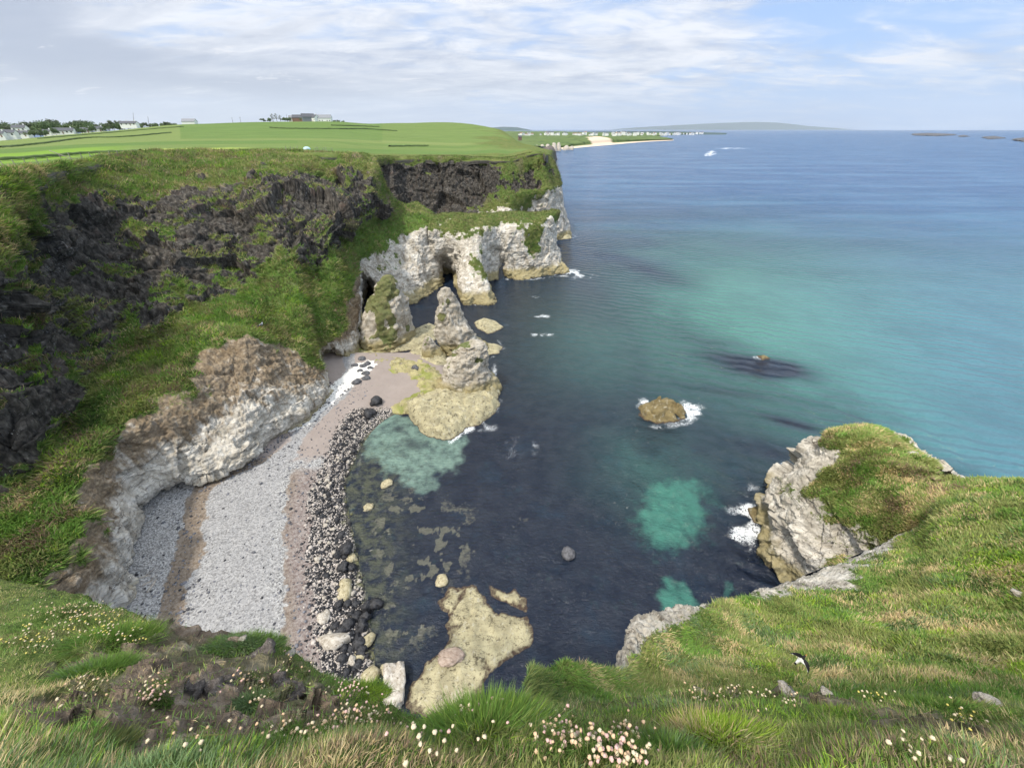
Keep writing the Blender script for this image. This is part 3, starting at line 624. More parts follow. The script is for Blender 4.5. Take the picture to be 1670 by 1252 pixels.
# --- sea
def sea():
    na = 760
    ang = np.radians(np.linspace(-92, 98, na))
    rad = np.concatenate([np.geomspace(2, 260, 620), np.geomspace(264, 3000, 140), np.geomspace(3100, 39000, 30)])
    R, T = np.meshgrid(rad, ang, indexing='ij')
    A = np.stack([R * np.sin(T), R * np.cos(T), np.zeros_like(R)], -1)
    Q = A.reshape(-1, 3); u, v, dep = to_px(Q); ok = dep > 0.5
    u = np.where(ok, u, -9999); v = np.where(ok, v, 9999)
    q2 = np.stack([u, v], -1)
    wn = fbm(Q, 0.12, 5, 0.6); wn2 = fbm(Q + 50, 0.5, 4, 0.6); wn3 = fbm(Q + 90, 0.035, 4, 0.55)
    def blob(cu, cv, ru, rv, rot=0.0):
        a = math.radians(rot); x = (u - cu) * math.cos(a) + (v - cv) * math.sin(a); y = -(u - cu) * math.sin(a) + (v - cv) * math.cos(a)
        return np.exp(-((x / ru) ** 2 + (y / rv) ** 2))
    def patch(poly, soft, wob):
        near = (u > -500)
        d = np.full(len(u), -999.0)
        d[near] = polydist(q2[near], poly); return smooth(d + wob * (wn2 * 0.8 + wn * 0.8), -soft, soft)
    # sandy floor showing turquoise offshore on the right; blue in deep water far out
    off = smooth((u - 900) * 0.75 + (v - 480) * -0.10 + 70 * wn3, -10, 260) * smooth(v + 25 * wn3, 285, 520)
    lim = (v - 560) - (u - 1150) * 0.52                        # kelp edge running down to the headland
    tq = np.clip(0.9 * off * (1 - smooth(lim + 40 * wn, -60, 70)), 0, 1)
    mid = 0.42 * np.exp(-((lim - 10) / 130) ** 2) * smooth(u, 900, 1100)
    tq = np.maximum(tq, mid)
    tq = np.maximum(tq, 0.30 * blob(1000, 560, 130, 90)); tq = np.maximum(tq, 0.24 * blob(1090, 745, 120, 90) * np.clip(.8 + wn, 0, 1.4))
    for b_ in (1.5 * blob(1250, 600, 75, 17, 8), blob(1190, 585, 60, 8, 8) * .8, blob(1055, 440, 70, 12, 18) * .8, blob(1290, 690, 55, 7, 15), blob(1080, 690, 60, 26) * .6,
               blob(1250, 735, 90, 18, 14), blob(1000, 420, 60, 8, 8) * .7, blob(1190, 640, 90, 7, 8) * .5, blob(1475, 742, 28, 8, 15) * 1.2, blob(1215, 920, 40, 60), blob(1180, 560, 70, 6, 8) * .4):
        tq = tq * (1 - np.clip(b_ * (1.0 + 0.5 * wn), 0, 1))
    sandp = patch([(1075, 795), (1100, 787), (1128, 792), (1142, 815), (1138, 850), (1118, 890), (1090, 893), (1066, 884), (1050, 850), (1062, 815)], 14, 16)
    sandp = .55 * sandp + .45 * patch([(1065, 790), (1100, 778), (1145, 790), (1160, 830), (1150, 880), (1120, 905), (1080, 905), (1050, 885), (1036, 850), (1050, 810)], 22, 20)
    sandp = np.maximum(sandp, patch([(1088, 942), (1112, 958), (1150, 990), (1120, 1012), (1070, 1000)], 12, 16))
    sandp = np.maximum(sandp, 0.6 * patch([(1180, 945), (1196, 950), (1190, 978), (1176, 975)], 4, 8))
    sandp = np.maximum(sandp, 0.35 * patch([(1140, 800), (1180, 830), (1170, 870), (1150, 850)], 8, 22))
    pale = patch([(600, 690), (640, 678), (680, 690), (705, 718), (745, 726), (742, 752), (716, 775), (690, 790), (640, 770), (606, 735)], 9, 26)
    pale = np.maximum(pale, .7 * patch([(690, 770), (720, 775), (710, 800), (680, 800)], 5, 16)) * (1 - .8 * np.clip(blob(672, 725, 17, 9) + blob(650, 698, 12, 5), 0, 1))
    # drowned ledges showing through near the reef
    sub = np.clip(blob(715, 880, 85, 75) + blob(660, 1010, 60, 60) + 0.8 * blob(640, 860, 50, 80) + 0.55 * blob(880, 850, 60, 30) + .4 * blob(930, 880, 40, 30), 0, 1)
    reefy = sub * smooth(fbm(Q + 13, 0.55, 4, 0.6) + 0.25 * wn, 0.07, 0.22)
    shal = smooth(u, 700, 590) * smooth(v, 690, 740)
    def froth(*bs):
        s = np.zeros(len(u))
        for b_ in bs: s = np.maximum(s, b_)
        return s * np.clip(.62 + 1.3 * wn2 + .7 * wn, 0, 1.3) * np.interp(v, [240, 400, 560, 700], [.45, .6, .8, 1.0])
    foam = froth(blob(1088, 656, 38, 4), blob(1124, 668, 22, 17) * 1.5, blob(1050, 660, 14, 12), blob(1085, 690, 40, 6) * .6, blob(1224, 852, 34, 52) * 1.5, blob(1225, 890, 14, 30) * .9,
                 blob(935, 447, 34, 9) * 1.7, blob(960, 452, 30, 6) * .7, blob(884, 517, 15, 4) * 1.3, blob(882, 546, 24, 5) * .9, blob(812, 660, 9, 16), blob(790, 695, 30, 10) * .6, blob(1240, 582, 20, 5) * .9,
                 blob(935, 385, 14, 5), blob(830, 455, 10, 4) * .6, blob(868, 484, 22, 3) * .8, blob(806, 610, 6, 22) * .7, blob(1282, 757, 14, 4) * .9, blob(850, 730, 50, 25) * .45, blob(820, 532, 20, 6) * .6, blob(1160, 250, 8, 4) * 3.5, blob(1152, 253, 4, 2.5) * 3, blob(1195, 242, 40, 1.2) * 1.9,
                 blob(960, 405, 40, 5) * .4, blob(920, 320, 30, 6) * .45, blob(925, 290, 30, 5) * .4)
    attr = np.stack([np.clip(tq, 0, 1), np.clip(sandp, 0, 1), np.clip(pale, 0, 1)], -1)
    def along(pts, w_):
        d = np.full(len(u), 999.0); ok_ = (u > 300) & (u < 1400) & (v > 350); q_ = q2[ok_]; dd = np.full(len(q_), 999.0)
        for a_, b_ in zip(pts[:-1], pts[1:]):
            a_ = np.array(a_, float); ab = np.array(b_, float) - a_; tt_ = np.clip(((q_ - a_) @ ab) / (ab @ ab), 0, 1); dd = np.minimum(dd, np.linalg.norm(q_ - a_ - tt_[:, None] * ab, axis=1))
        d[ok_] = dd; return np.exp(-(d / w_) ** 2)
    swash = np.zeros(len(u))
    for pts_, w_, k_ in (([(812, 640), (810, 662), (800, 680), (775, 696), (752, 706), (735, 720)], 6, .8), ([(600, 700), (585, 760), (572, 830), (580, 900), (598, 980), (612, 1060)], 5, .3), ([(828, 455), (880, 453), (930, 446), (915, 432)], 4, .7), ([(745, 493), (780, 498), (812, 495), (794, 464)], 3, .5),
                         ([(1243, 800), (1240, 860), (1234, 925), (1250, 945)], 6, .7), ([(858, 1010), (862, 1050), (820, 1070), (790, 1090), (775, 1140)], 3, .35), ([(757, 575), (790, 590), (822, 568), (812, 556)], 4, .5), ([(1030, 690), (1075, 698), (1126, 690), (1130, 665)], 5, .5)):
        swash = np.maximum(swash, k_ * along(pts_, w_) * np.clip(.5 + 1.2 * wn2 + .8 * wn, 0, 1.2))
    foam = np.maximum(foam, swash)
    blueing = smooth(u + .25 * (600 - v), 1180, 1650)
    attr2 = np.stack([np.clip(foam, 0, 1), np.clip(reefy, 0, 1), np.clip(shal, 0, 1)], -1)
    a0, a1 = P(1350, 600, 0), P(1600, 640, 0); SWELL = -math.atan2(a1[1] - a0[1], a1[0] - a0[0])      # crests run with this line
    m, t, b = new_mat('sea water', 0.08, 0.5); p = pos(t)
    b.inputs['IOR'].default_value = 1.33
    TQ, SD, PL = t.sep(t.attr('bed'))[:3]; FM, RF, SH = t.sep(t.attr('bed2'))[:3]
    px, py, pz = t.sepv(p)[:3]
    dist = t.math('SQRT', t.math('ADD', t.math('MULTIPLY', px, px), t.math('MULTIPLY', py, py)))
    far = t.step(dist, 90, 420)
    kel = t.noise(p, 0.35, 6, 0.65)
    base = t.mix(t.step(kel, .35, .65), (0.004, 0.009, 0.022), (0.014, 0.019, 0.032))
    base = t.mix(t.step(t.noise(p, 0.16, 6, .68), 0.52, 0.66, 0, 0.6), base, (0.009, 0.022, 0.042))
    base = t.mix(t.math('MULTIPLY', SH, t.step(t.noise(p, 0.8, 6, 0.65), 0.38, 0.62)), base, (0.060, 0.066, 0.045))
    base = t.mix(far, base, (0.011, 0.062, 0.165))
    streak = t.noise(t.map(p, scale=(0.005, 0.03, 1), rot=(0, 0, 0.15)), 1.0, 4, 0.6)
    base = t.mix(t.math('MULTIPLY', far, t.step(streak, 0.42, 0.66)), base, (0.036, 0.110, 0.225))
    base = t.mix(t.math('MULTIPLY', TQ, t.step(t.noise(p, 0.06, 5, 0.6), 0.30, 0.6, 0.75, 1.0)), base, t.mix(t.attr('blueing', 'Fac'), (0.074, 0.215, 0.180), (0.074, 0.195, 0.245)))
    SD = t.step(t.math('ADD', SD, t.math('MULTIPLY', t.math('SUBTRACT', t.noise(p, 0.55, 7, 0.7), 0.5), 1.7)), 0.1, 1.25, 0.0, 0.9)
    base = t.mix(SD, base, t.mix(t.noise(p, 1.2, 5, 0.6), (0.028, 0.125, 0.100), (0.062, 0.210, 0.160)))
    base = t.mix(t.math('MULTIPLY', PL, t.step(t.noise(p, 0.5, 6, .66), 0.30, 0.62, 0.25, 0.85)), base, t.mix(t.noise(p, 1.3, 6, 0.65), (0.08, 0.15, 0.13), (0.24, 0.34, 0.28)))
    base = t.mix(t.step(t.math('ADD', RF, t.math('MULTIPLY', t.math('SUBTRACT', t.noise(p, 1.6, 6, 0.7), 0.5), 1.6)), 0.35, 0.85, 0, 0.75), base, t.mix(t.noise(p, 2.0, 5, 0.6), (0.05, 0.052, 0.045), (0.17, 0.165, 0.12)))
    fn = t.noise(p, 1.5, 8, 0.74, 1.6); fn2 = t.noise(t.map(p, scale=(0.25, 0.25, 1)), 1.0, 7, 0.75, 1.0)
    fthr = t.math('SUBTRACT', t.math('MULTIPLY', t.math('MINIMUM', FM, 1.0), 0.34), t.math('MULTIPLY', t.math('ABSOLUTE', t.math('SUBTRACT', fn, 0.5)), 3.4))
    fmask = t.math('MULTIPLY', t.step(fthr, 0.0, 0.22), t.step(t.math('ADD', FM, t.math('MULTIPLY', t.math('SUBTRACT', fn2, 0.5), 1.2)), 0.2, 0.6))
    base = t.mix(fmask, base, (0.82, 0.85, 0.88))
    t.put(b.inputs['Base Color'], base)
    t.put(b.inputs['Roughness'], t.math('ADD', t.math('ADD', 0.10, t.math('MULTIPLY', far, 0.12)), t.math('MULTIPLY', fmask, 0.5)))
    t.put(b.inputs['Specular IOR Level'], t.math('SUBTRACT', 0.5, t.math('MULTIPLY', t.step(dist, 200, 1500), 0.2)))
    # ripples, chop and swell
    w1 = t.noise(t.map(p, scale=(1.0, 1.9, 1), rot=(0, 0, -0.30)), 1.1, 5, 0.6, 0.4)
    w2 = t.noise(t.map(p, scale=(0.35, 1.1, 1), rot=(0, 0, -0.22)), 0.45, 4, 0.55, 0.3)
    wv = t.new('ShaderNodeTexWave', wave_type='BANDS', bands_direction='Y', wave_profile='SIN')
    t.put(wv.inputs['Vector'], t.map(p, rot=(0, 0, SWELL))); wv.inputs['Scale'].default_value = 0.105; wv.inputs['Distortion'].default_value = 6.5
    wv.inputs['Detail'].default_value = 3.0; wv.inputs['Detail Scale'].default_value = 1.2
    calm = t.step(px, 5, 45, 0.10, 1.0)
    hgt = t.math('ADD', t.math('MULTIPLY', w1, 0.62), t.math('MULTIPLY', w2, 0.45))
    hgt = t.math('ADD', hgt, t.math('MULTIPLY', wv.outputs['Fac'], t.math('MULTIPLY', t.step(t.noise(p, 0.03, 4, .6), 0.35, 0.65, 0.35, 1.2), calm)))
    hgt = t.math('ADD', hgt, t.math('MULTIPLY', t.noise(t.map(p, scale=(0.3, 1, 1), rot=(0, 0, -0.2)), 0.09, 4, 0.6), t.math('MULTIPLY', far, 5.0)))
    t.put(b.inputs['Normal'], t.bump(hgt, 0.7, 0.9))
    nr, nc = A.shape[:2]
    me = mesh_np('sea', A, grid_faces(nr, nc), attrs={'bed': attr, 'bed2': attr2, 'blueing': np.clip(blueing, 0, 1)})
    tag(link('sea', me, m), 'dark bay water turning turquoise and blue out to the horizon', kind='structure')
sea()

# --- right-hand headland, near slope and outer knuckle
def headland():
    # near slope
    cols = [
        (D(845, 1185, 5.0), D(850, 1140, 6.5), D(862, 1099, 8.0)),
        (D(930, 1190, 6.5), D(935, 1140, 8.5), D(945, 1096, 10.0)),
        (D(1010, 1190, 7.5), D(1012, 1140, 10.0), D(1022, 1090, 12.5)),
        (D(1070, 1190, 8.0), D(1052, 1110, 12.5), D(1026, 1045, 15.5)),
        (D(1110, 1190, 8.5), D(1085, 1090, 14.0), D(1040, 1010, 17.0)),
        (D(1160, 1190, 9.0), D(1140, 1075, 15.5), D(1110, 994, 19.0)),
        (D(1220, 1190, 9.5), D(1205, 1062, 16.5), D(1188, 983, 21.0)),
        (D(1290, 1190, 9.5), D(1265, 1055, 17.0), D(1236, 966, 23.5)),
        (D(1370, 1190, 9.5), D(1350, 1040, 17.5), D(1335, 934, 26.5)),
        (D(1450, 1190, 9.5), D(1450, 1020, 18.0), D(1486, 866, 33.6)),
        (D(1540, 1190, 9.5), D(1535, 1000, 18.0), D(1548, 798, 34.6)),
        (D(1640, 1190, 9.5), D(1640, 990, 17.5), D(1655, 793, 30.0)),
        (D(1780, 1190, 9.5), D(1800, 990, 15.0), D(1800, 796, 25.0)),
        (D(2050, 1190, 9.0), D(2150, 960, 12.5), D(2150, 790, 19.0)),
    ]
    C = np.array(cols)
    fr = C[:, :1] + np.array([0, -1.0, 1.5])
    out = C[:, -1:] - np.array([0, 0, 0]); d = out.copy(); d[..., 2] = 0; d /= np.linalg.norm(d, axis=-1, keepdims=True)
    e1 = out + d * 0.6 + np.array([0, 0, -2.6]); e2 = out + d * 1.0 + np.array([0, 0, -9.0])
    for k in range(9, 14): e1[k] = out[k] + d[k] * 3 + [0, 0, -1.0]; e2[k] = out[k] + d[k] * 8 + [0, 0, -5]
    im = C[:, 1:2] * 0.3 + C[:, 2:3] * 0.7; im[:, 0, 2] += .25
    C = np.concatenate([fr, C[:, :2], im, C[:, 2:], e1, e2], 1).swapaxes(0, 1); nC = C.shape[1]
    wr = np.array([[0, 0, 1.3], [0, 0, 1.3], [0, 0, 1.3], [0, 0, 1.3], [0, .35, .85], [0, 1, .2], [0, 1, 0]])
    wt = np.repeat(wr[:, None], nC, 1)
    wt[4, 2:6] = [0, 1.2, .3]; wt[4, 6] = [0, .55, .8]; wt[3, 6] = [0, .1, 1.2]; wt[3, 3:6] = [0, 1.1, .5]; wt[4, 7:9] = [0, .98, .66]; wt[3, 7:9] = [0, .86, .72]; wt[4, 9] = [0, .95, .6]; wt[3, 9] = [0, .55, .8]; wt[4, 0:2] = [0, 0, 1.2]; wt[5, 0:2] = [0, .2, 1.]
    for k in range(10, 14): wt[4:, k] = [0, 0, 1.2]
    A, w, tr, tcx = loft(C, [8, 90, 74, 50, 20, 14], [34, 34, 30, 26, 30, 30, 30, 34, 40, 40, 40, 40, 20], wt)
    n = grid_normals(A); n = np.where((n[..., 2] < 0)[..., None], -n, n)
    m = zone_masks(A, w, 0.7, 3.0, k=3.0)
    d_ = m[..., 2] * (0.42 * fbm(A, 0.55, 5, 0.5) + 0.16 * fbm(A, 1.6, 3)) + m[..., 1] * (0.10 * facets(A * [1, 1, 1.4], 1.3, .5)[0] + 0.12 * facets(A + 4, 3.2, .5)[0] + 0.20 * fbm(A, 0.9, 5, .6))
    A2 = A + n * d_[..., None]
    z0 = np.zeros(A.shape[:2])
    SHEETS['slope'] = (A2, m)
    sheet_obj('slope_terrain', A2, m, np.stack([z0 + .35, smooth(fbm(A + 5, 0.4, 3), 0.35, 0.55) * 0.5, z0 + .15], -1), M['terrain'], label='grassy slope dropping to the right of the viewpoint', kind='structure')
    # outer knuckle
    cols = [
        (P(1310, 950, -1), P(1310, 938, 2), P(1345, 925, 6), P(1420, 895, 10.5), P(1480, 870, 15), P(1560, 850, 19)),
        (P(1285, 938, 0), P(1290, 925, 2), P(1325, 905, 6), P(1405, 876, 11), P(1470, 858, 15), P(1560, 835, 19)),
        (P(1242, 925, 0), P(1252, 908, 2), P(1295, 880, 6), P(1392, 858, 11.5), P(1470, 835, 15.5), P(1570, 810, 19.5)),
        (P(1236, 880, 0), P(1246, 866, 2), P(1276, 838, 6), P(1356, 824, 12), P(1460, 808, 16), P(1600, 795, 20)),
        (P(1244, 835, 0), P(1249, 822, 2), P(1264, 803, 5.5), P(1318, 790, 11), P(1440, 782, 16), P(1560, 782, 19)),
        (P(1256, 800, 0), P(1262, 788, 2), P(1296, 763, 8), P(1326, 752, 12.5), P(1430, 755, 16.5), P(1525, 772, 18.5)),
        (Wd(39, 40, 0), Wd(38.9, 39.5, 2), P(1330, 728, 10), P(1350, 718, 13.5), P(1415, 728, 16.2), P(1490, 752, 17.5)),
        (Wd(44, 43, 0), Wd(43.9, 42.5, 2), P(1352, 712, 12), P(1370, 706, 14), P(1415, 712, 16), P(1455, 735, 16.8)),
        (Wd(49, 43, 0), Wd(48.6, 42, 2), Wd(46, 37.5, 12), P(1395, 704, 14.3), P(1425, 706, 15.6), P(1450, 722, 16.2)),
        (Wd(53, 40, 0), Wd(52, 39, 2), Wd(48.5, 35.5, 12), P(1425, 707, 14.3), P(1442, 712, 15.2), P(1452, 724, 15.8)),
        (Wd(55, 34, 0), Wd(54, 33.5, 2), Wd(49, 31, 12), P(1452, 722, 14.5), P(1455, 728, 15.4), P(1458, 735, 15.8)),
        (Wd(57, 28, 0), Wd(56, 27.5, 2), Wd(51, 26, 12), P(1535, 772, 17), P(1530, 778, 18), P(1525, 790, 18.5)),
    ]
    C = np.array(cols); C = C.swapaxes(0, 1); nC = C.shape[1]
    wr = np.array([[0, 1, 0], [0, 1, 0], [0, 1, .32], [0, .38, .82], [0, 0, 1.2], [0, 0, 1.3]])
    wt = np.repeat(wr[:, None], nC, 1); wt[2, 4] = [0, .8, .55]; wt[3, 5] = [0, .75, .5]; wt[3, 1:3] = [0, .55, .66]
    wt[2, 0] = [0, .5, .7]
    A, w, tr, tcx = loft(C, [14, 60, 76, 66, 60], [40, 44, 44, 40, 34, 36, 34, 26, 24, 24, 40], wt)
    n = grid_normals(A); n = np.where((n @ np.array([-.6, -.4, .7]))[..., None] < 0, -n, n)
    m = zone_masks(A, w, 0.85, 9.0, k=4.0)
    A2 = A + (rock_disp(A * 1.6, n, m, 1, .9, 1.) - A * 1.6) * 0.55 + n * (m[..., 1] * (1.0 * facets(A + 21, 0.22, .65)[0] + .35 * facets(A + 33, .6, .6)[0]))[..., None]
    z0 = np.zeros(A.shape[:2]); SHEETS['knuckle'] = (A2, m)
    sheet_obj('knuckle_terrain', A2, m, np.stack([z0 + .12, smooth(fbm(A + 5, 0.4, 3), 0.3, 0.5) * 0.5, z0 + .05], -1), M['terrain'], label='chalk-faced grassy headland at right with surf at its foot', kind='structure')
headland()

# --- the ground we stand on
def foreground():
    cols = [(-420, 1.3, 1.9, (1080, 4.4), (925, 9.5)), (-150, 1.3, 1.75, (1085, 3.9), (932, 8.5)), (0, 1.25, 1.6, (1085, 3.5), (940, 7.0)), (120, 1.2, 1.6, (1095, 3.2), (966, 5.6)), (205, 1.2, 1.6, (1105, 3.0), (993, 4.9)),
            (330, 1.2, 1.55, (1130, 2.75), (1032, 4.5)), (450, 1.2, 1.55, (1140, 2.7), (1044, 4.6)), (490, 1.2, 1.55, (1150, 2.6), (1068, 4.3)), (560, 1.2, 1.5, (1165, 2.4), (1098, 3.9)),
            (620, 1.2, 1.5, (1188, 2.15), (1140, 3.2)), (690, 1.2, 1.5, (1205, 1.95), (1172, 2.7)), (780, 1.2, 1.5, (1205, 1.9), (1168, 2.5)), (870, 1.2, 1.5, (1210, 1.9), (1176, 2.7)), (1000, 1.2, 1.5, (1195, 2.15), (1142, 3.2)),
            (1150, 1.2, 1.5, (1185, 2.3), (1130, 3.4)), (1290, 1.2, 1.5, (1182, 2.35), (1124, 3.6)), (1450, 1.2, 1.5, (1186, 2.35), (1138, 3.6)), (1640, 1.2, 1.5, (1190, 2.35), (1144, 3.8)), (1950, 1.2, 1.5, (1190, 2.4), (1135, 4.2)), (2400, 1.2, 1.5, (1190, 2.5), (1130, 4.6))]
    rows = []
    for (u, t0, t1, (v2, t2), (v3, t3)) in cols:
        a = D(u * .6 + 835 * .4, 1700, t0 * .85); b_ = D(u, 1400, (t0 + t1) / 2); c_ = D(u, 1252, t1); d_ = D(u, v2, t2); e_ = D(u, v3 + 10, t3)
        o = e_.copy(); o[2] = 0; o /= np.linalg.norm(o)
        bk1 = np.array([a[0] * 1.15, -1.6, max(a[2], 43.0) + .35]); bk2 = np.array([a[0] * 1.6 + (u - 835) * .006, -9.0, 44.2])
        rows.append([bk2, bk1, a, b_, c_, d_, e_, e_ + o * .25 + [0, 0, -.6], e_ + o * .5 + [0, 0, -3.0]])
    rows.insert(0, [np.array(q, float) for q in ((-12, -9, 44.2), (-11, -1.6, 43.4), (-10, -.3, 43.0), (-10, .3, 42.7), (-10, .9, 42.3), (-15, 2.2, 40.6), (-23, 5.5, 37.3), (-23.3, 5.7, 36.6), (-23.6, 5.8, 34.0))])
    rows.append([np.array(q, float) for q in ((12, -9, 44.2), (11, -1.6, 43.3), (10, -.2, 42.7), (10, .3, 42.3), (10, .8, 41.9), (12, 1.8, 40.9), (13, 2.6, 39.8), (13.3, 2.8, 39.2), (13.6, 2.9, 36.8))])
    C = np.array(rows).swapaxes(0, 1)
    A, _, tr, tcx = loft(C, [14, 12, 8, 26, 70, 80, 14, 10], [30, 24, 20, 24, 24, 30, 30, 18, 22, 22, 22, 26, 26, 34, 36, 36, 38, 40, 36, 20, 40])
    n = grid_normals(A); n = np.where((n[..., 2] < 0)[..., None], -n, n)
    u, v, t = to_px(A.reshape(-1, 3)); u = u.reshape(A.shape[:2]); v = v.reshape(A.shape[:2])
    def bl(cu, cv, ru, rv): return np.exp(-(((u - cu) / ru) ** 2 + ((v - cv) / rv) ** 2))
    soil = 1.3 * bl(330, 1110, 150, 60) + .9 * bl(280, 1050, 90, 30) + .9 * bl(330, 1165, 130, 28) + .8 * bl(60, 1180, 90, 25) + .6 * bl(500, 1130, 60, 30) + bl(420, 1120, 60, 40) + .8 * bl(110, 1090, 55, 30) + .7 * bl(110, 1150, 70, 18) + .8 * bl(1390, 1130, 110, 16) + .9 * bl(1500, 1185, 120, 22) + .7 * bl(1350, 1150, 70, 20) + .6 * bl(1010, 1150, 60, 14) \
        + .8 * bl(1100, 1128, 120, 10) + .6 * bl(250, 1045, 60, 25) + .5 * bl(580, 1150, 40, 20) + .6 * bl(1250, 1130, 60, 14) + .7 * bl(1560, 1200, 60, 20) + .6 * bl(250, 1190, 60, 18)
    nn = fbm(A, 2.2, 4, 0.55)
    sm = smooth(soil + 0.35 * nn, 0.38, 0.62)
    A2 = A + n * (0.10 * fbm(A, 1.2, 4) + 0.06 * fbm(A, 4, 3) + sm * (0.06 * facets(A, 5.0, .6)[0] - 0.05) - (1 - sm) * 0.02)[..., None]
    m = np.zeros(A.shape); m[..., 2] = 1
    ex = np.stack([sm * 0, sm, smooth(fbm(A + 3, .8, 3), -.1, .2) * .4], -1)
    SHEETS['fore'] = (A2, m, sm, u, v)
    sheet_obj('foreground_terrain', A2, m, ex, M['terrain'], label='turf and bare soil of the cliff top underfoot', kind='structure')
foreground()

# --- distant coast: land, dunes, beach, and hills
def far_coast():
    shore = [(880, 250), (900, 247), (912, 244.5), (930, 242.5), (960, 239.5), (1000, 236), (1040, 232.5), (1070, 230.5), (1098, 229), (1092, 226), (1075, 223.5), (1085, 221.5), (1120, 219.7), (1150, 218.6), (1168, 217.6)]
    V0 = [P(u, v, 0) for u, v in shore]
    cols = []
    for k, ((u, v), p0) in enumerate(zip(shore, V0)):
        d = p0[:2] / np.linalg.norm(p0[:2]); L = np.linalg.norm(p0[:2])
        x = np.array([-0.55, 0.83])                                  # inland direction
        hgt = np.interp(u, [880, 905, 930, 985, 1000, 1060, 1092, 1100, 1120, 1168], [14, 10, 9, 14, 20, 12, 4, 8, 12, 3])
        w1 = np.interp(u, [880, 930, 1000, 1060, 1100, 1168], [20, 70, 110, 70, 30, 20])
        p1 = np.array([*(p0[:2] + x * w1 * .5), 2.0 if 912 < u < 1095 else hgt * .6]); p2 = np.array([*(p0[:2] + x * w1), hgt])
        p3 = np.array([*(p0[:2] + x * (w1 + 300)), hgt * .8 + 4]); p4 = np.array([*(p0[:2] + x * (w1 + 1500)), 24 if u < 1100 else 8.0]); p5 = np.array([*(p0[:2] + x * (w1 + 2600)), 34 if u < 1080 else 2.0])
        cols.append([p0 + [0, 0, -2], p0, p1, p2, p3, p4, p5])
    C = np.array(cols).swapaxes(0, 1)
    A, _, tr, tcx = loft(C, [2, 8, 12, 24, 30, 20], [10] * (len(cols) - 1))
    ta = np.broadcast_to(tr[:, None], A.shape[:2]); ca = np.broadcast_to(tcx[None], A.shape[:2])
    A = A.copy(); A[..., 2] += smooth(ta, 2, 3.5) * 5 * fbm(A, 0.008, 4)
    sand = (1 - smooth(ta, 1.75, 2.1)) * smooth(ca, 2.0, 2.6) * (1 - smooth(ca, 8.2, 9.0))
    sand = np.maximum(sand, (1 - smooth(ta + .5 * fbm(A, .012, 4), 2.9, 3.2)) * np.exp(-((ca - 5.0) / 0.38) ** 2) * 1.2)
    rock = (1 - smooth(ta, 2.2, 3.1)) * (1 - smooth(ca, 2.1, 2.6))
    m, t, b = new_mat('far shore', 0.95, 0.1); p = pos(t)
    S, Rk, _ = t.sep(t.attr('shore'))[:3]
    g = t.mix(t.noise(p, 0.01, 6, 0.65), (0.05, 0.10, 0.03), (0.16, 0.20, 0.07)); g = t.mix(t.step(t.noise(p, 0.03, 6, 0.7), 0.5, 0.62, 0, .7), g, (0.03, 0.055, 0.022))
    c = t.mix(t.step(S, .3, .6), g, (0.62, 0.50, 0.38)); c = t.mix(t.step(Rk, .3, .6), c, t.mix(t.noise(p, 0.06, 5, .6), (0.12, 0.11, 0.10), (0.62, 0.58, 0.52)))
    t.put(b.inputs['Base Color'], c)
    me = mesh_np('coast', A, grid_faces(*A.shape[:2]), attrs={'shore': np.stack([sand, rock, sand * 0], -1).reshape(-1, 3)})
    tag(link('coast_land', me, m), 'distant low coast with sand beach and dunes', kind='structure')
    SHEETS['coast'] = (A, tr, tcx)
    # far blue hills
    def hill(name, prof, dist, base_v, mat, lab):
        pts = []
        us = np.linspace(prof[0][0], prof[-1][0], 160); vs = np.interp(us, [q[0] for q in prof], [q[1] for q in prof])
        g = []
        for u, v in zip(us, vs):
            top = D(u, v + .35 * float(fbm(np.array([[u * .08, 3., 1.]]), 1, 4)[0]), dist); f_ = P(u, 214, 0)
            d = top.copy(); d[2] = 0; d /= np.linalg.norm(d); hz = top[2]
            g.append([np.array([*(top[:2] - d[:2] * dist * .12), -3]), np.array([*(top[:2] - d[:2] * dist * .06), hz * .55]), top, np.array([*(top[:2] + d[:2] * dist * .1), hz * .5]), np.array([*(top[:2] + d[:2] * dist * .18), -3])])
        A, _, _, _ = loft(np.array(g).swapaxes(0, 1), [6, 8, 6, 4], [1] * 159)
        A = A.copy(); A[..., 2] += (A[..., 2] > 0) * 0.06 * A[..., 2] * fbm(A, 6 / dist, 4)
        me = mesh_np(name, A, grid_faces(*A.shape[:2])); tag(link(name, me, mat), lab, kind='structure')
    hm = flat('moorland', (0.05, 0.085, 0.085), 0.95, 0.35, 0.002)
    hill('far_hills', [(985, 212.5), (1040, 208), (1100, 204.5), (1180, 200.5), (1235, 199), (1270, 200.5), (1320, 206), (1370, 209.5), (1400, 212.5)], 41000, 212, hm, 'hazy blue hills on the horizon past the town')
    hill('coast_hill', [(740, 213), (790, 209), (820, 207), (845, 208), (860, 211), (872, 214), (890, 217)], 15000, 214, hm, 'pale flat-topped hill behind the near green hill')
    hill('town_ridge', [(840, 219), (870, 216.5), (930, 215), (1000, 214.5), (1060, 214), (1120, 215), (1160, 216.3), (1185, 217.2)], 4200, 218, hm, 'low ridge behind the seaside town')
far_coast()

# =================================================================== THINGS
def centred(name, V, faces4, faces3, mat, attrs=None, smooth_=True, parent=None, base=None):
    V = np.asarray(V, float).reshape(-1, 3)
    if base is None: base = np.array([*(V[:, :2].min(0) + V[:, :2].max(0)) / 2, V[:, 2].min()])
    me = mesh_np(name, V - base, faces4, faces3, smooth_, attrs)
    return link(name, me, mat, parent, Vector(base))

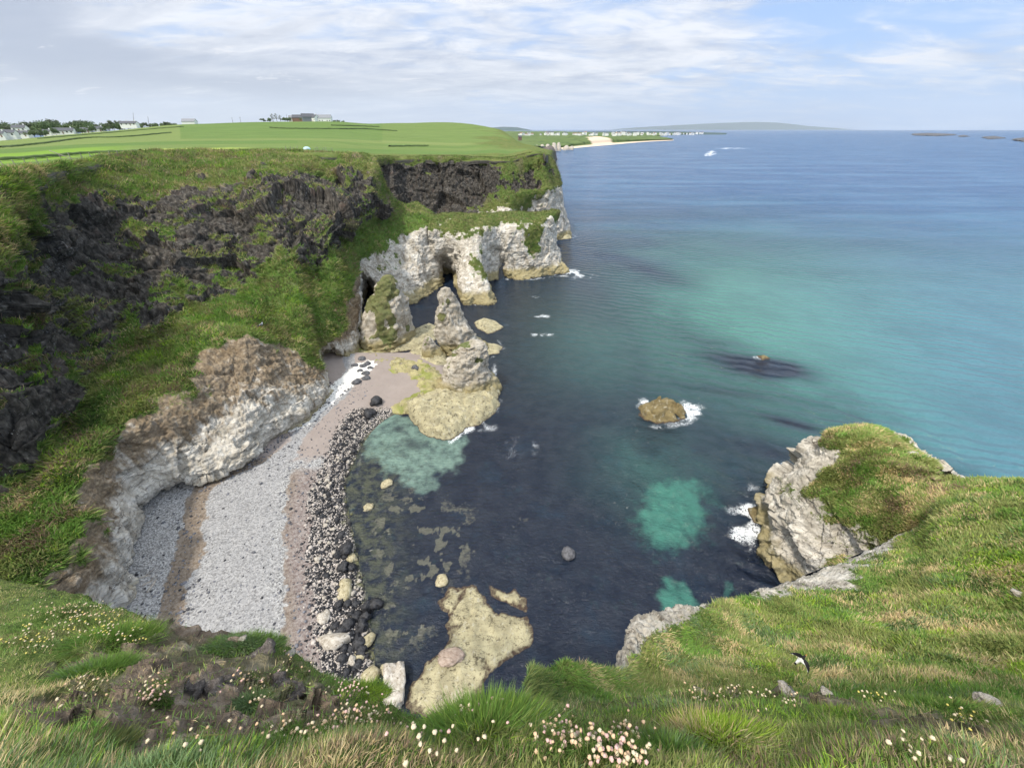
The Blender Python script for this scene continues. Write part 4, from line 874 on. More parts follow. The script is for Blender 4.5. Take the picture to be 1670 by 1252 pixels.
# --- sea stacks
def stack(name, base_px, levels, depthk, label, grass=0.0, stain=0.2, z0=0.0, rows=70, cols=110, ledge=0.0):
    B = P(*base_px, z0); nrm = B.copy(); nrm[2] = 0; nrm /= np.linalg.norm(nrm); rt = np.array([nrm[1], -nrm[0], 0])
    def onplane(u, v):
        r = ray(u, v); t = (nrm @ (B - np.array([0, 0, H]))) / (nrm @ r); return np.array([0, 0, H]) + r * t
    ctr, rad = [], []
    for v, ul, ur in sorted(levels, key=lambda l: -l[0]):
        l, r = onplane(ul, v), onplane(ur, v); ctr.append((l + r) / 2); rad.append(np.linalg.norm(r - l) / 2)
    ctr = [ctr[0] + [0, 0, -2.5]] + ctr; rad = [rad[0] * 1.15] + rad
    ctr = np.array(ctr); rad = np.array(rad)
    tr = np.linspace(0, len(ctr) - 1, rows); c = crm(ctr, tr); a = crm(rad[:, None], tr)[:, 0]
    th = np.linspace(0, 2 * np.pi, cols, endpoint=False)
    A = c[:, None] + rt * (a[:, None] * np.cos(th))[..., None] + nrm * (a[:, None] * depthk * np.sin(th))[..., None]
    out = A - c[:, None]; out[..., 2] = 0.25 * np.linalg.norm(out, axis=-1); out /= np.maximum(np.linalg.norm(out, axis=-1, keepdims=True), 1e-6)
    sc_ = np.clip(a[:, None] / 3.0, 0.25, 1.0)
    c1, _ = facets(A * np.array([1, 1, 1.6]), 0.55, .45)
    d = sc_ * (0.14 * fbm(A, 1.3, 4, stretch=(.12, .12, 1.4)) + 0.60 * fbm(A, 0.35, 4) + 0.22 * c1 + 0.45 * fbm(A, 0.8, 4, .6, stretch=(1, 1, .4)) + .26 * facets(A + 13, 0.36, .65)[0] + .16 * facets(A + 3, 1.5, .55)[0])
    A = A + out * d[..., None]
    top = A[-1].mean(0) + np.array([0, 0, a[-1] * .35])
    z = A[..., 2]; hz = (z - z0) / (z.max() - z0)
    g = smooth(fbm(A + 3, 0.3, 4) * 1.2 + (hz - 0.5) * 0.8 + grass - 0.1 * np.cos(th)[None] - 0.3 * np.sin(th)[None], 0.0, 0.25)
    zone = np.stack([g * 0, 1 - g, g], -1); ex = np.stack([g * 0 + stain, g * 0 + .35, g * 0 + 1.85], -1)
    f = []
    i = np.arange(rows * cols).reshape(rows, cols); j = np.roll(i, -1, 1)
    f4 = np.stack([i[:-1], j[:-1], j[1:], i[1:]], -1).reshape(-1, 4)
    f3 = np.stack([i[-1], j[-1], np.full(cols, rows * cols)], -1)
    V = np.concatenate([A.reshape(-1, 3), top[None]])
    at = {'zone': np.concatenate([zone.reshape(-1, 3), zone[-1].mean(0)[None]]), 'extra': np.concatenate([ex.reshape(-1, 3), ex[0, :1]])}
    o = centred(name, V, f4, f3, M['terrain'], at); tag(o, label, 'sea stack', 'chalk stacks along the shore'); return o
stack('sea_stack', (628, 552), [(450, 624, 638), (462, 614, 648), (478, 606, 656), (500, 596, 666), (525, 587, 672), (545, 580, 676), (556, 577, 678)], 0.8, 'broad rounded chalk stack with moss-green top against the cliff cave', -0.08, .3, 1.0)
stack('sea_stack', (752, 572), [(470, 718, 734), (482, 713, 741), (498, 711, 749), (515, 708, 757), (530, 707, 766), (545, 709, 774), (558, 715, 784), (568, 722, 800), (573, 724, 812)], 0.62, 'tall leaning chalk stack with a pointed crest, standing in the water', -0.75, .25, 0.0)
stack('sea_stack', (763, 628), [(560, 752, 788), (568, 745, 792), (580, 735, 793), (595, 726, 794), (612, 719, 802), (626, 712, 810)], 0.75, 'squat bell-shaped chalk stack on the yellow ledge', -0.58, .3, 1.0)
stack('sea_stack', (704, 582), [(550, 693, 703), (558, 689, 708), (568, 688, 714), (578, 690, 722), (584, 692, 726)], 0.7, 'small chalk knob beside the dark rock pool', -0.7, .1, 0.6, 40, 70)

# --- low ledges, reefs and islets
def ledge_mat(name, dark_spots=0.5, green=0.0, pale=(0.47, 0.42, 0.265)):
    m, t, b = new_mat(name, 0.85, 0.3); p = pos(t); n = t.noise(p, 0.7, 6, 0.62); f = t.noise(p, 2.8, 6, 0.68)
    c = t.mix(t.step(n, 0.35, 0.65), tuple(x * .62 for x in pale), pale); c = t.mix(t.step(f, 0.5, 0.68, 0, .7), c, (0.15, 0.125, 0.065))
    c = t.mix(t.step(t.noise(p, 1.6, 5, .6), .56, .66, 0, .55), c, (0.46, 0.43, 0.34))
    cr = t.step(t.math('ABSOLUTE', t.math('SUBTRACT', t.noise(t.map(p, scale=(.25, 1.0, 1), rot=(0, 0, .5)), 1.2, 5, .6, .5), 0.5)), 0.0, 0.014, 0.65, 0.0)
    c = t.mix(cr, c, (0.05, 0.04, 0.025))
    c = t.mix(t.math('MULTIPLY', t.step(t.noise(p, 1.3, 6, 0.72), 0.56, 0.62), dark_spots), c, (0.028, 0.020, 0.012))
    if green: c = t.mix(t.math('MULTIPLY', t.step(t.noise(p, 0.25, 4, 0.6), 0.46, 0.6), green), c, (0.20, 0.235, 0.04))
    z = t.math('ADD', t.sepv(p)[2], t.math('MULTIPLY', t.math('SUBTRACT', f, 0.5), 0.5))
    c = t.mix(t.step(z, 0.0, 0.22, 1, 0), c, (0.055, 0.035, 0.025))
    t.put(b.inputs['Base Color'], c); t.put(b.inputs['Normal'], t.bump(t.math('ADD', f, t.math('MULTIPLY', n, 1.5)), 0.7, 0.25)); return m
M['ledge'] = ledge_mat('weedy limestone', 0.7); M['green_ledge'] = ledge_mat('green slimed limestone', 0.45, 0.75, (0.44, 0.39, 0.20))
M['islet'] = ledge_mat('brown islet rock', 0.35, 0, (0.23, 0.18, 0.085))
def mound(name, poly, z0, h, edge, mat, label, cat, step=0.3, wob=1.0, rough=0.25, group=None, tilt=(0, 0), pools=()):
    W2 = np.array([P(u, v, z0)[:2] for u, v in poly]); lo = W2.min(0) - 2.5; hi = W2.max(0) + 2.5
    xs = np.arange(lo[0], hi[0], step); ys = np.arange(lo[1], hi[1], step); X, Y = np.meshgrid(xs, ys)
    Q = np.stack([X, Y, np.zeros_like(X)], -1); sd = polydist(Q[..., :2].reshape(-1, 2), W2).reshape(X.shape) + .35 * wob + wob * (0.7 * fbm(Q, 0.35, 4) + 0.5 * fbm(Q + 9, 1.1, 4, .6))
    z = np.where(sd > 0, h * (1 - np.exp(-sd / edge)), sd * 0.8)
    fc, _ = facets(Q, 0.45, .5)
    z = z + np.clip(sd / edge, 0, 1) * (rough * fbm(Q + 4, 0.5, 5, .6) + rough * .7 * fc + tilt[0] * (X - W2[:, 0].mean()) + tilt[1] * (Y - W2[:, 1].mean()))
    stp = max(.28, h * .22); z = np.where(z > 0.1, z * 0.5 + 0.5 * (np.floor(z / stp) + smooth((z / stp) % 1, .55, 1.0)) * stp, z)
    for (pu, pv, pr, dp) in pools:
        c = P(pu, pv, z0 + h * .8)[:2]; z -= dp * smooth(pr - np.hypot(X - c[0], Y - c[1]) + .3 * fbm(Q, 1.0, 3), 0, .5)
    Q[..., 2] = z0 + z
    keep = (z > -1.6); ok = keep[:-1, :-1] & keep[1:, :-1] & keep[:-1, 1:] & keep[1:, 1:]
    f = grid_faces(len(ys), len(xs), ok); used = np.unique(f); re = np.full(X.size, -1); re[used] = np.arange(len(used))
    o = centred(name, Q.reshape(-1, 3)[used], re[f], None, mat); tag(o, label, cat, group); return o
mound('rock_ledge', [(662, 665), (690, 652), (720, 634), (760, 628), (802, 632), (812, 642), (810, 660), (802, 674), (780, 690), (752, 700), (735, 716), (712, 716), (690, 706), (676, 690)], 0.0, 2.3, 1.0, M['ledge'], 'large yellow limestone ledge at the foot of the bell-shaped stack', 'rock ledge', 0.25, .9, .5, tilt=(-.03, .03))
mound('rock_platform', [(566, 566), (600, 572), (640, 580), (690, 592), (716, 606), (724, 628), (706, 652), (672, 668), (640, 664), (690, 640), (660, 622), (622, 612), (600, 600), (580, 585)], 0.6, 1.1, 1.2, M['green_ledge'], 'yellow and green slimed rock platform by the cave', 'rock platform', 0.25, 1.4, .5)
mound('rock_platform', [(676, 566), (705, 560), (722, 575), (730, 590), (712, 596), (690, 590), (664, 585)], 0.4, .9, .8, M['ledge'], 'pale rock shelf under the small chalk knob', 'rock platform', 0.3, .6, .3)
mound('rock_platform', [(620, 555), (660, 545), (700, 528), (716, 535), (706, 552), (680, 566), (640, 572)], 0.3, 1.1, 1.0, M['ledge'], 'brown rock shelf between the broad stack and the tall stack', 'rock platform', 0.3, .6, .3)
mound('rock_ledge', [(770, 560), (800, 560), (819, 566), (812, 576), (780, 582), (750, 588)], 0.0, 1.0, .8, M['ledge'], 'low yellow toe of rock trailing from the tall stack', 'rock ledge', 0.3, .5, .2)
mound('sea_reef', [(773, 526), (790, 520), (808, 524), (820, 534), (806, 542), (795, 544), (780, 536)], 0.0, .9, .8, M['ledge'], 'flat yellow reef beside the tall stack', 'reef', 0.3, .6, .2)
mound('sea_reef', [(758, 955), (775, 960), (792, 985), (812, 1000), (856, 1012), (858, 1050), (832, 1056), (815, 1066), (792, 1085), (780, 1115), (765, 1140), (740, 1150), (700, 1152), (676, 1150), (684, 1118), (705, 1086), (728, 1070), (740, 1040), (738, 1015), (745, 990)], 0.0, .55, .9, M['ledge'], 'large pale yellow reef awash close under the viewpoint', 'reef', 0.22, 1.15, .17)
mound('sea_reef', [(735, 962), (758, 955), (770, 965), (752, 985), (735, 1000), (722, 985)], -0.02, .3, .6, M['ledge'], 'ragged weedy patch of reef left of the large pale reef', 'reef', 0.22, .9, .12)
mound('sea_reef', [(800, 957), (815, 962), (826, 970), (840, 962), (854, 975), (856, 996), (838, 990), (815, 978), (802, 970)], -0.02, .38, .5, M['ledge'], 'small heart-shaped reef patch right of the large pale reef', 'reef', 0.22, .6, .12)
mound('rock_islet', [(1044, 666), (1060, 657), (1084, 654), (1102, 659), (1114, 669), (1115, 681), (1098, 686), (1075, 687), (1056, 684), (1046, 676)], 0.0, 1.5, .8, M['islet'], 'brown rock islet ringed with white surf out in the bay', 'islet', 0.18, 1.1, .7, pools=((1103, 671, .85, 1.9), (1066, 674, .5, 1.6)))
mound('sea_rock', [(1224, 832), (1240, 828), (1250, 838), (1248, 852), (1232, 850)], 0.0, 1.0, .6, M['islet'], 'brown rock in the surf at the foot of the white headland', 'sea rock', 0.25, .5, .3)
mound('sea_rock', [(1234, 580), (1246, 579), (1256, 584), (1244, 587)], 0.0, .5, .6, M['islet'], 'dark rock just breaking the surface beyond the islet', 'sea rock', 0.3, .4, .2)
mound('sea_rock', [(915, 385), (932, 384), (931, 389), (915, 391)], 0.0, 1.6, .9, M['ledge'], 'yellow toe of rock at the far chalk point', 'sea rock', 0.4, .6, .3)

# --- boulders
import bmesh
def rock_mesh(name, mat, sub=3, seed=0, flatness=0.7, blocky=0.3, sc_=(1, 1, 1)):
    bm = bmesh.new(); bmesh.ops.create_icosphere(bm, subdivisions=sub, radius=1.0)
    V = np.array([v.co[:] for v in bm.verts]); Fc = np.array([[v.index for v in f.verts] for f in bm.faces]); bm.free()
    h, _ = facets(V + seed * 7.3, 0.9, .6); d = 1 + blocky * .5 * h + 0.20 * fbm(V + seed * 3.7, 0.9, 4)
    V = V * d[:, None] * np.array(sc_); V[:, 2] *= flatness; V[:, 2] -= V[:, 2].min() * 0.72
    me = mesh_np(name, V, None, Fc, True); me.materials.append(mat); return me
def stone_mat(name, dark, lightc, spots=None, scale=2.5, rough=0.8):
    m, t, b = new_mat(name, rough, 0.35); p = t.new('ShaderNodeTexCoord').outputs['Object']
    n = t.noise(p, scale, 6, .65); c = t.mix(t.step(n, .35, .65), dark, lightc)
    if spots: c = t.mix(t.step(t.noise(p, scale * 1.7, 5, .7), .56, .64), c, spots)
    t.put(b.inputs['Base Color'], c); t.put(b.inputs['Normal'], t.bump(n, .6, .15)); return m
M['black_stone'] = stone_mat('wet basalt boulder', (0.012, 0.012, 0.014), (0.045, 0.045, 0.05), None, 2.5, 0.55)
M['grey_stone'] = stone_mat('grey basalt boulder', (0.05, 0.05, 0.055), (0.13, 0.13, 0.14))
M['pale_stone'] = stone_mat('pale chalk boulder', (0.30, 0.26, 0.21), (0.52, 0.48, 0.42), (0.17, 0.14, 0.10))
M['yellow_stone'] = stone_mat('yellow weedy boulder', (0.27, 0.23, 0.13), (0.46, 0.41, 0.28), (0.10, 0.08, 0.05))
M['pink_stone'] = stone_mat('pinkish boulder', (0.30, 0.22, 0.17), (0.46, 0.36, 0.29), (0.20, 0.14, 0.10))
M['brown_stone'] = stone_mat('brown rock', (0.06, 0.05, 0.045), (0.16, 0.135, 0.12), (0.24, 0.22, 0.20), 3)
def boulder(me, p, s, rz=0.0, tilt=(0, 0), name='boulder', label=None, cat='boulder', group=None):
    o = link(name, me); o.location = Vector(p); o.scale = s if isinstance(s, tuple) else (s, s, s); o.rotation_euler = (tilt[0], tilt[1], rz)
    tag(o, label, cat, group); return o
BLK = [rock_mesh('boulder', M['black_stone'], 3, k, .8, .7) for k in range(5)]
GRY = [rock_mesh('boulder', M['grey_stone'], 2, k + 10, .7, .5) for k in range(3)]
PAL = [rock_mesh('boulder', M['pale_stone'], 3, k + 20, .65, .5) for k in range(4)]
YEL = [rock_mesh('boulder', M['yellow_stone'], 3, k + 30, .5, .45) for k in range(3)]
PNK = rock_mesh('boulder', M['pink_stone'], 4, 41, .38, .5)
def slab_mesh(name, mat, dims, seed):
    bm = bmesh.new(); bmesh.ops.create_cube(bm, size=2.0); bmesh.ops.subdivide_edges(bm, edges=bm.edges[:], cuts=9, use_grid_fill=True)
    V = np.array([v.co[:] for v in bm.verts]); Fc = np.array([[v.index for v in f.verts] for f in bm.faces]); bm.free()
    r = np.linalg.norm(V, axis=1, keepdims=True); V = V * (0.72 + .28 * np.minimum(1, 1.15 / r))
    V = V * (1 + .10 * facets(V + seed, 1.1, .6)[0] + .10 * fbm(V + seed, 1.0, 4))[:, None] * np.array(dims); V[:, 2] -= V[:, 2].min()
    me = mesh_np(name, V, Fc, None, True); me.materials.append(mat); return me
def at_px(u, v, z): return P(u, v, z)
def px_m(u, v, z, px): return px / F * D_t(u, v, z)
def D_t(u, v, z): return (z - H) / ray(u, v)[2]
bw = slab_mesh('boulder', M['pale_stone'], (1.0, 1.55, .8), 3)
p_ = P(643, 1120, 0); k_ = px_m(643, 1120, 0, 1.0)
boulder(bw, p_ + [0, 0, -.3], (k_ * 16, k_ * 19, k_ * 17), math.radians(14), (0.12, 0.12), label='big white angular block standing in the shallows near the viewpoint')
boulder(PNK, P(735, 1073, .4) + [0, 0, .1], (k_ * 21, k_ * 13, k_ * 16), 0.05, label='flat pinkish slab lying on the large pale reef')
boulder(YEL[0], P(721, 948, .0) + [0, 0, -.15], (k_ * 14.5, k_ * 13, k_ * 14), .4, label='pale rounded boulder alone in the water above the reef')
boulder(GRY[0], P(927, 905, 0) + [0, 0, -.3], px_m(927, 905, 0, 11), .4, label='grey-brown rock poking out of the dark water')
boulder(YEL[1], P(600, 828, 0) + [0, 0, -.1], px_m(600, 828, 0, 8), 1.0, label='brown rock in the shallows below the pale green pool')
boulder(YEL[2], P(632, 789, 0) + [0, 0, -.25], px_m(632, 789, 0, 9), 2.0, label='half-drowned rock at the edge of the pale green pool')
boulder(BLK[0], P(613, 658, 1.2) + [0, 0, -.2], px_m(613, 658, 1.2, 8.5), .3, label='round black boulder on the sand, the farther of a pair', group='pair of black boulders on the sand')
boulder(BLK[1], P(603, 676, 1.0) + [0, 0, -.2], px_m(603, 676, 1.0, 8.5), 1.3, label='round black boulder on the sand, the nearer of a pair', group='pair of black boulders on the sand')
boulder(GRY[1], P(677, 606, .5) + [0, 0, .3], px_m(677, 606, .8, 7), 2., label='dark rock at the left edge of the rock pool')
boulder(YEL[0], P(562, 965, .4) + [0, 0, -.3], (px_m(562, 965, .4, 15), px_m(562, 965, .4, 19), 1.4), .3, label='large cream boulder with dark pits among the cobbles')
boulder(PAL[0], P(541, 1050, 1) + [0, 0, -.4], (px_m(541, 1050, 1, 26), px_m(541, 1050, 1, 14), 1.2), .1, label='white chalk boulder hemmed in by black boulders')
boulder(PAL[1], P(527, 1008, 1.2) + [0, 0, -.4], px_m(541, 1008, 1, 10), 1.1, label='white chalk boulder above the cluster of black ones')
boulder(YEL[1], P(600, 1045, .2) + [0, 0, -.2], (px_m(600, 1045, 0, 8), px_m(600, 1045, 0, 15), 1.0), -.5, label='long cream boulder at the water edge by black boulders')
boulder(YEL[2], P(585, 1072, .2) + [0, 0, -.2], px_m(585, 1072, 0, 11), .9, label='cream boulder with dark cracks below the black cluster')
boulder(YEL[0], P(603, 1105, .2) + [0, 0, -.3], (px_m(600, 1105, 0, 20), px_m(600, 1105, 0, 12), 1.2), .9, label='broad yellow boulder left of the white angular block')
boulder(YEL[1], P(626, 1090, .1) + [0, 0, -.3], px_m(626, 1090, 0, 9), .2, label='yellow boulder touching the top of the white block')
boulder(YEL[2], P(573, 912, .1) + [0, 0, -.1], px_m(573, 912, 0, 9), .2, label='cream boulder with a dark hollow at the waterline')
# black cluster at the near end of the beach
for k, (u, v, r) in enumerate([(565, 1020, 9), (580, 1005, 8), (590, 1022, 9), (556, 1032, 8), (572, 1040, 9), (548, 1022, 7), (538, 1030, 7), (600, 988, 8), (614, 984, 8), (578, 985, 6), (552, 985, 6), (566, 984, 5), (596, 1008, 8), (585, 1048, 10), (572, 1060, 9), (590, 1062, 8), (504, 1055, 8), (524, 1050, 6), (520, 1030, 6), (566, 895, 9), (574, 928, 7), (560, 925, 8), (553, 905, 6), (532, 985, 5), (580, 1085, 8), (560, 1055, 7)]):
    z = 0.3 if u > 570 else 0.8
    boulder(BLK[k % 5], P(u, v, z) + [0, 0, -.25], px_m(u, v, z, r) * 1.05, k * 1.7, (.2 * math.sin(k), .2 * math.cos(k)), label='smooth black boulder in the cluster at the near end of the beach', group='black boulders at the near end of the beach')
for k, (u, v, r) in enumerate([(590, 588, 6), (578, 600, 7), (588, 608, 6), (600, 596, 6), (568, 604, 5), (556, 597, 4), (549, 604, 3.5), (596, 612, 7), (604, 602, 5), (583, 627, 8), (597, 620, 7), (574, 616, 5), (592, 600, 6), (563, 590, 4)]):
    boulder(GRY[k % 3], P(u, v, 1.6) + [0, 0, -.2], px_m(u, v, 1.6, r), k * 2.1, (.3 * math.sin(k * 2), .3 * math.cos(k)), label='grey angular boulder on the white wash near the cave', group='grey boulders near the cave')
# boulders of the cobble strip: individuals, then the small cobbles as one mass
n_ = 0
while n_ < 230:
    r = RNG.uniform(1.0, 6.4); c = RNG.normal(5.58, .25)
    if not 4.9 < c < 6.9: continue
    p = beach_at(r, c); s = float(np.clip(RNG.lognormal(-1.6, .35), .13, .5)); dark = RNG.random() < .68
    u_, v_, _t = to_px(p)
    boulder((BLK[n_ % 5] if dark else PAL[n_ % 4]), p + [0, 0, -.25 * s], (s, s * RNG.uniform(.75, 1.2), s * RNG.uniform(.7, 1.1)), RNG.uniform(0, 6), (RNG.normal(0, .2), RNG.normal(0, .2)),
            label='dark rounded boulder in the cobble strip along the waterline' if dark else 'pale rounded boulder in the cobble strip along the waterline', group='dark boulders of the cobble strip' if dark else 'pale boulders of the cobble strip')
    n_ += 1
def stone_mass(name, label, pts, sizes, colors, mat):
    bm = bmesh.new(); bmesh.ops.create_icosphere(bm, subdivisions=1, radius=1.0)
    V0 = np.array([v.co[:] for v in bm.verts]); F0 = np.array([[v.index for v in f.verts] for f in bm.faces]); bm.free()
    n = len(pts); jit = 1 + RNG.normal(0, .16, (n, len(V0), 1)); sc3 = sizes[:, None] * RNG.uniform(.65, 1.25, (n, 3)); sc3[:, 2] *= .7
    V = V0[None] * jit * sc3[:, None]; a = RNG.uniform(0, 6.28, n); ca, sa = np.cos(a)[:, None], np.sin(a)[:, None]
    V = np.stack([V[..., 0] * ca - V[..., 1] * sa, V[..., 0] * sa + V[..., 1] * ca, V[..., 2]], -1) + pts[:, None]
    Fc = (F0[None] + (np.arange(n) * len(V0))[:, None, None]).reshape(-1, 3)
    me = mesh_np(name, V.reshape(-1, 3), None, Fc, True, {'tint': np.repeat(colors, len(V0), 0)})
    tag(link(name, me, mat), label, kind='stuff')
def tint_mat(name, rough=0.8, transl=0.0):
    m, t, b = new_mat(name, rough, 0.2); c = t.attr('tint'); t.put(b.inputs['Base Color'], c)
    if transl:
        tr = t.new('ShaderNodeBsdfTranslucent'); t.put(tr.inputs[0], c); mx = t.new('ShaderNodeMixShader'); mx.inputs[0].default_value = transl
        t.l.new(b.outputs[0], mx.inputs[1]); t.l.new(tr.outputs[0], mx.inputs[2])
        o = [n for n in t.n if n.type == 'OUTPUT_MATERIAL'][0]; t.l.new(mx.outputs[0], o.inputs[0])
    return m
M['tint'] = tint_mat('mixed stones', .75)
pts, cols_, sz = [], [], []
for k in range(10000):
    r = RNG.uniform(0.6, 6.5); c = RNG.normal(5.52, .30)
    if not 4.7 < c < 7.0: continue
    p = beach_at(r, c); pts.append(p + RNG.normal(0, .12, 3) * [1, 1, 0]); sz.append(np.clip(RNG.lognormal(-2.3, .4), .05, .26))
    wet = c > 6.1; q = RNG.random()
    b_ = np.array([.022, .022, .025]) * RNG.uniform(.6, 1.8) if q < .58 else (np.array([.46, .41, .37]) * RNG.uniform(.55, 1.1) if not wet else np.array([.12, .12, .06]) * RNG.uniform(.5, 1.3))
    cols_.append(b_)
for k in range(1600):
    r = RNG.uniform(0.6, 7.6); c = RNG.choice([RNG.uniform(.6, 3.0), RNG.uniform(2.8, 4.9)]); p = beach_at(r, c); pts.append(p); sz.append(np.clip(RNG.lognormal(-2.2, .4), .05, .32)); cols_.append(np.array([.09, .09, .1]) * RNG.uniform(.4, 2.2))
stone_mass('cobbles', 'black and pale cobbles strewn along the beach', np.array(pts), np.array(sz), np.array(cols_), M['tint'])

# --- driftwood
M['driftwood'] = stone_mat('bleached driftwood', (0.30, 0.26, 0.22), (0.46, 0.42, 0.37), None, 6)
def tube(path, radii, k=8):
    V, Fq = [], []
    path = [Vector(p) for p in path]
    for i, p in enumerate(path):
        d = (path[min(i + 1, len(path) - 1)] - path[max(i - 1, 0)]).normalized(); a = d.orthogonal().normalized(); b = d.cross(a)
        for j in range(k):
            t = 2 * math.pi * j / k; V.append(tuple(p + (a * math.cos(t) + b * math.sin(t)) * radii[i]))
    for i in range(len(path) - 1):
        for j in range(k): Fq.append((i * k + j, i * k + (j + 1) % k, (i + 1) * k + (j + 1) % k, (i + 1) * k + j))
    return V, Fq
def add_tube(V, Fq, path, radii, k=8):
    v, f = tube(path, radii, k); o = len(V); V += v; Fq += [tuple(i + o for i in q) for q in f]
    V.append(tuple(path[0])); V.append(tuple(path[-1])); a, b = len(V) - 2, len(V) - 1; n = len(path)
    for j in range(k): Fq.append((a, o + (j + 1) % k, o + j, a)); Fq.append((b, o + (n - 1) * k + j, o + (n - 1) * k + (j + 1) % k, b))
def clean_faces(Fq):
    f4 = [f for f in Fq if len(set(f)) == 4]; f3 = [tuple(dict.fromkeys(f)) for f in Fq if len(set(f)) == 3]
    return np.array(f4).reshape(-1, 4), np.array(f3).reshape(-1, 3)
for k, (a, b, lab) in enumerate([((222, 945), (247, 938), 'pale driftwood branch nearest the foot of the wall'), ((228, 958), (250, 946), 'bleached driftwood log lying across the grey pebbles'), ((240, 966), (255, 944), 'straight driftwood pole slanting towards the brown wrack'), ((221, 925), (230, 916), 'short driftwood stick close to the chalk wall'), ((236, 835), (258, 822), 'long thin driftwood pole at the head of the grey pebbles')]):
    p0 = Vector(P(*a, 3.35)); p1 = Vector(P(*b, 3.3)); mid = (p0 + p1) / 2 + Vector((.1, .1, .05)); V, Fq = [], []
    add_tube(V, Fq, [p0, p0.lerp(mid, .5), mid, mid.lerp(p1, .5), p1], [.10, .12, .11, .09, .05])
    if k in (0, 1): add_tube(V, Fq, [mid, mid + Vector((.3, .5, .15)), mid + Vector((.5, .9, .2))], [.06, .045, .02], 6)
    f4, f3 = clean_faces(Fq); tag(centred('driftwood_log', V, f4, f3, M['driftwood']), lab, 'driftwood', 'driftwood on the beach')

# --- grass blades
M['blade'] = tint_mat('grass blade', .7, .35)
def pick(A, wgt, n):
    """random spots on a grid surface, weights per cell"""
    w = wgt.ravel(); cdf = np.cumsum(w); k = np.searchsorted(cdf, RNG.random(n) * cdf[-1]); k = np.clip(k, 0, len(w) - 1)
    nr, nc = A.shape[0] - 1, A.shape[1] - 1; i, j = k // nc, k % nc; a, b = RNG.random(n)[:, None], RNG.random(n)[:, None]
    p = (A[i, j] * (1 - a) + A[i + 1, j] * a) * (1 - b) + (A[i, j + 1] * (1 - a) + A[i + 1, j + 1] * a) * b
    return p, i, j
def cell_stats(A):
    d1 = A[1:, :-1] - A[:-1, :-1]; d2 = A[:-1, 1:] - A[:-1, :-1]; cr = np.cross(d1, d2); ar = np.linalg.norm(cr, axis=-1); return ar
def blades_np(pts, up, lean, h, wd, tint):
    n = len(pts); sd = np.cross(lean + RNG.normal(0, .5, (n, 3)), up); sd /= np.maximum(np.linalg.norm(sd, axis=1, keepdims=True), 1e-6)
    h = h[:, None]; wd = wd[:, None]; c1 = pts + up * h * .55 + lean * h * .22; c2 = pts + up * h * .85 + lean * h * .65
    base = pts - up * h * .08
    V = np.stack([base - sd * wd * .5, base + sd * wd * .5, c1 - sd * wd * .38, c1 + sd * wd * .38, c2], 1)
    o = (np.arange(n) * 5)[:, None]; f4 = o + np.array([[0, 1, 3, 2]]); f3 = o + np.array([[2, 3, 4]])
    tip = tint * np.array([1.12, 1.08, 1.0]); T = np.stack([tint, tint, tint, tint, tip], 1)
    return V.reshape(-1, 3), f4, f3, T.reshape(-1, 3)
PAL_G = {'dark': np.array([.055, .090, .026]), 'green': np.array([.110, .190, .040]), 'olive': np.array([.170, .195, .066]), 'straw': np.array([.36, .295, .165]), 'blue': np.array([.115, .168, .074]), 'lime': np.array([.195, .285, .038]), 'brown': np.array([.17, .13, .085])}
def tint_at(p, seed, mix, scale=.8):
    """patches of colour: every palette entry gets a noise field, the highest wins"""
    s = np.stack([wt + 0.9 * fbm(p + 13.7 * k + seed, scale, 3, .55) + RNG.normal(0, .22, len(p)) for k, (nm, wt) in enumerate(mix)], -1)
    k = s.argmax(-1); pal = np.array([PAL_G[nm] for nm, _ in mix])
    return pal[k] * RNG.uniform(.72, 1.28, (len(p), 1)) * (1 + RNG.normal(0, .05, (len(p), 3)))
def grass_on(name, label, sheet, n, hgt, wid, mix, keep=None, upw=(0.5, 0.5), wind=(0.7, -0.5, 0), scale=.8, power=2.0, windk=.6, maskf=None, bright=1.0, wildk=.28):
    A, m = SHEETS[sheet][0], SHEETS[sheet][1]; ar = cell_stats(A); ctr = (A[:-1, :-1] + A[1:, 1:]) / 2; u, v, t = to_px(ctr)
    vis = (t > .3) & (u > -90) & (u < 1760) & (v > 190) & (v < 1340)
    if sheet in ('fore', 'slope'):
        vis = vis * 1.0 + (1 - vis) * .22; t = np.maximum(np.where(t < .3, 3.0, t), 1.2)
    w = ar * vis * smooth(m[:-1, :-1, 2], .45, .75) / np.maximum(t, 1) ** power
    if maskf is not None: w = w * maskf[:-1, :-1]
    p, i, j = pick(A, w, n); N = grid_normals(A); N = np.where((N[..., 2] < 0)[..., None], -N, N); nn = N[i, j]
    up = nn * upw[0] + np.array([0, 0, 1]) * upw[1] + RNG.normal(0, .22, (n, 3)); up /= np.linalg.norm(up, axis=1, keepdims=True)
    wl = np.array(wind) * windk; dn = nn * np.array([1, 1, 0]); sw = fbm(p, .35, 3)[:, None]; sw2 = fbm(p + 40, .35, 3)[:, None]
    lean = wl + dn * .8 + np.concatenate([sw, sw2, sw * 0], 1) * 1.1 + RNG.normal(0, wildk, (n, 3)); lean[:, 2] -= .15
    dd = np.clip(np.linalg.norm(p - np.array([0, 0, H]), axis=1) * .92, 1, 400)[:, None][:, 0]; g = np.clip(dd / 12.0, .8, 5.0) if power > 1 else 1
    h = hgt * g ** .55 * RNG.uniform(.55, 1.3, n); wd = wid * g * RNG.uniform(.6, 1.4, n)
    V, f4, f3, T = blades_np(p, up, lean, h, wd, tint_at(p, 3.3, mix, scale))
    tag(link(name, mesh_np(name, V, f4, f3, True, {'tint': T * bright}), M['blade']), label, kind='stuff')
nsoil = 1 - SHEETS['fore'][2] * .80
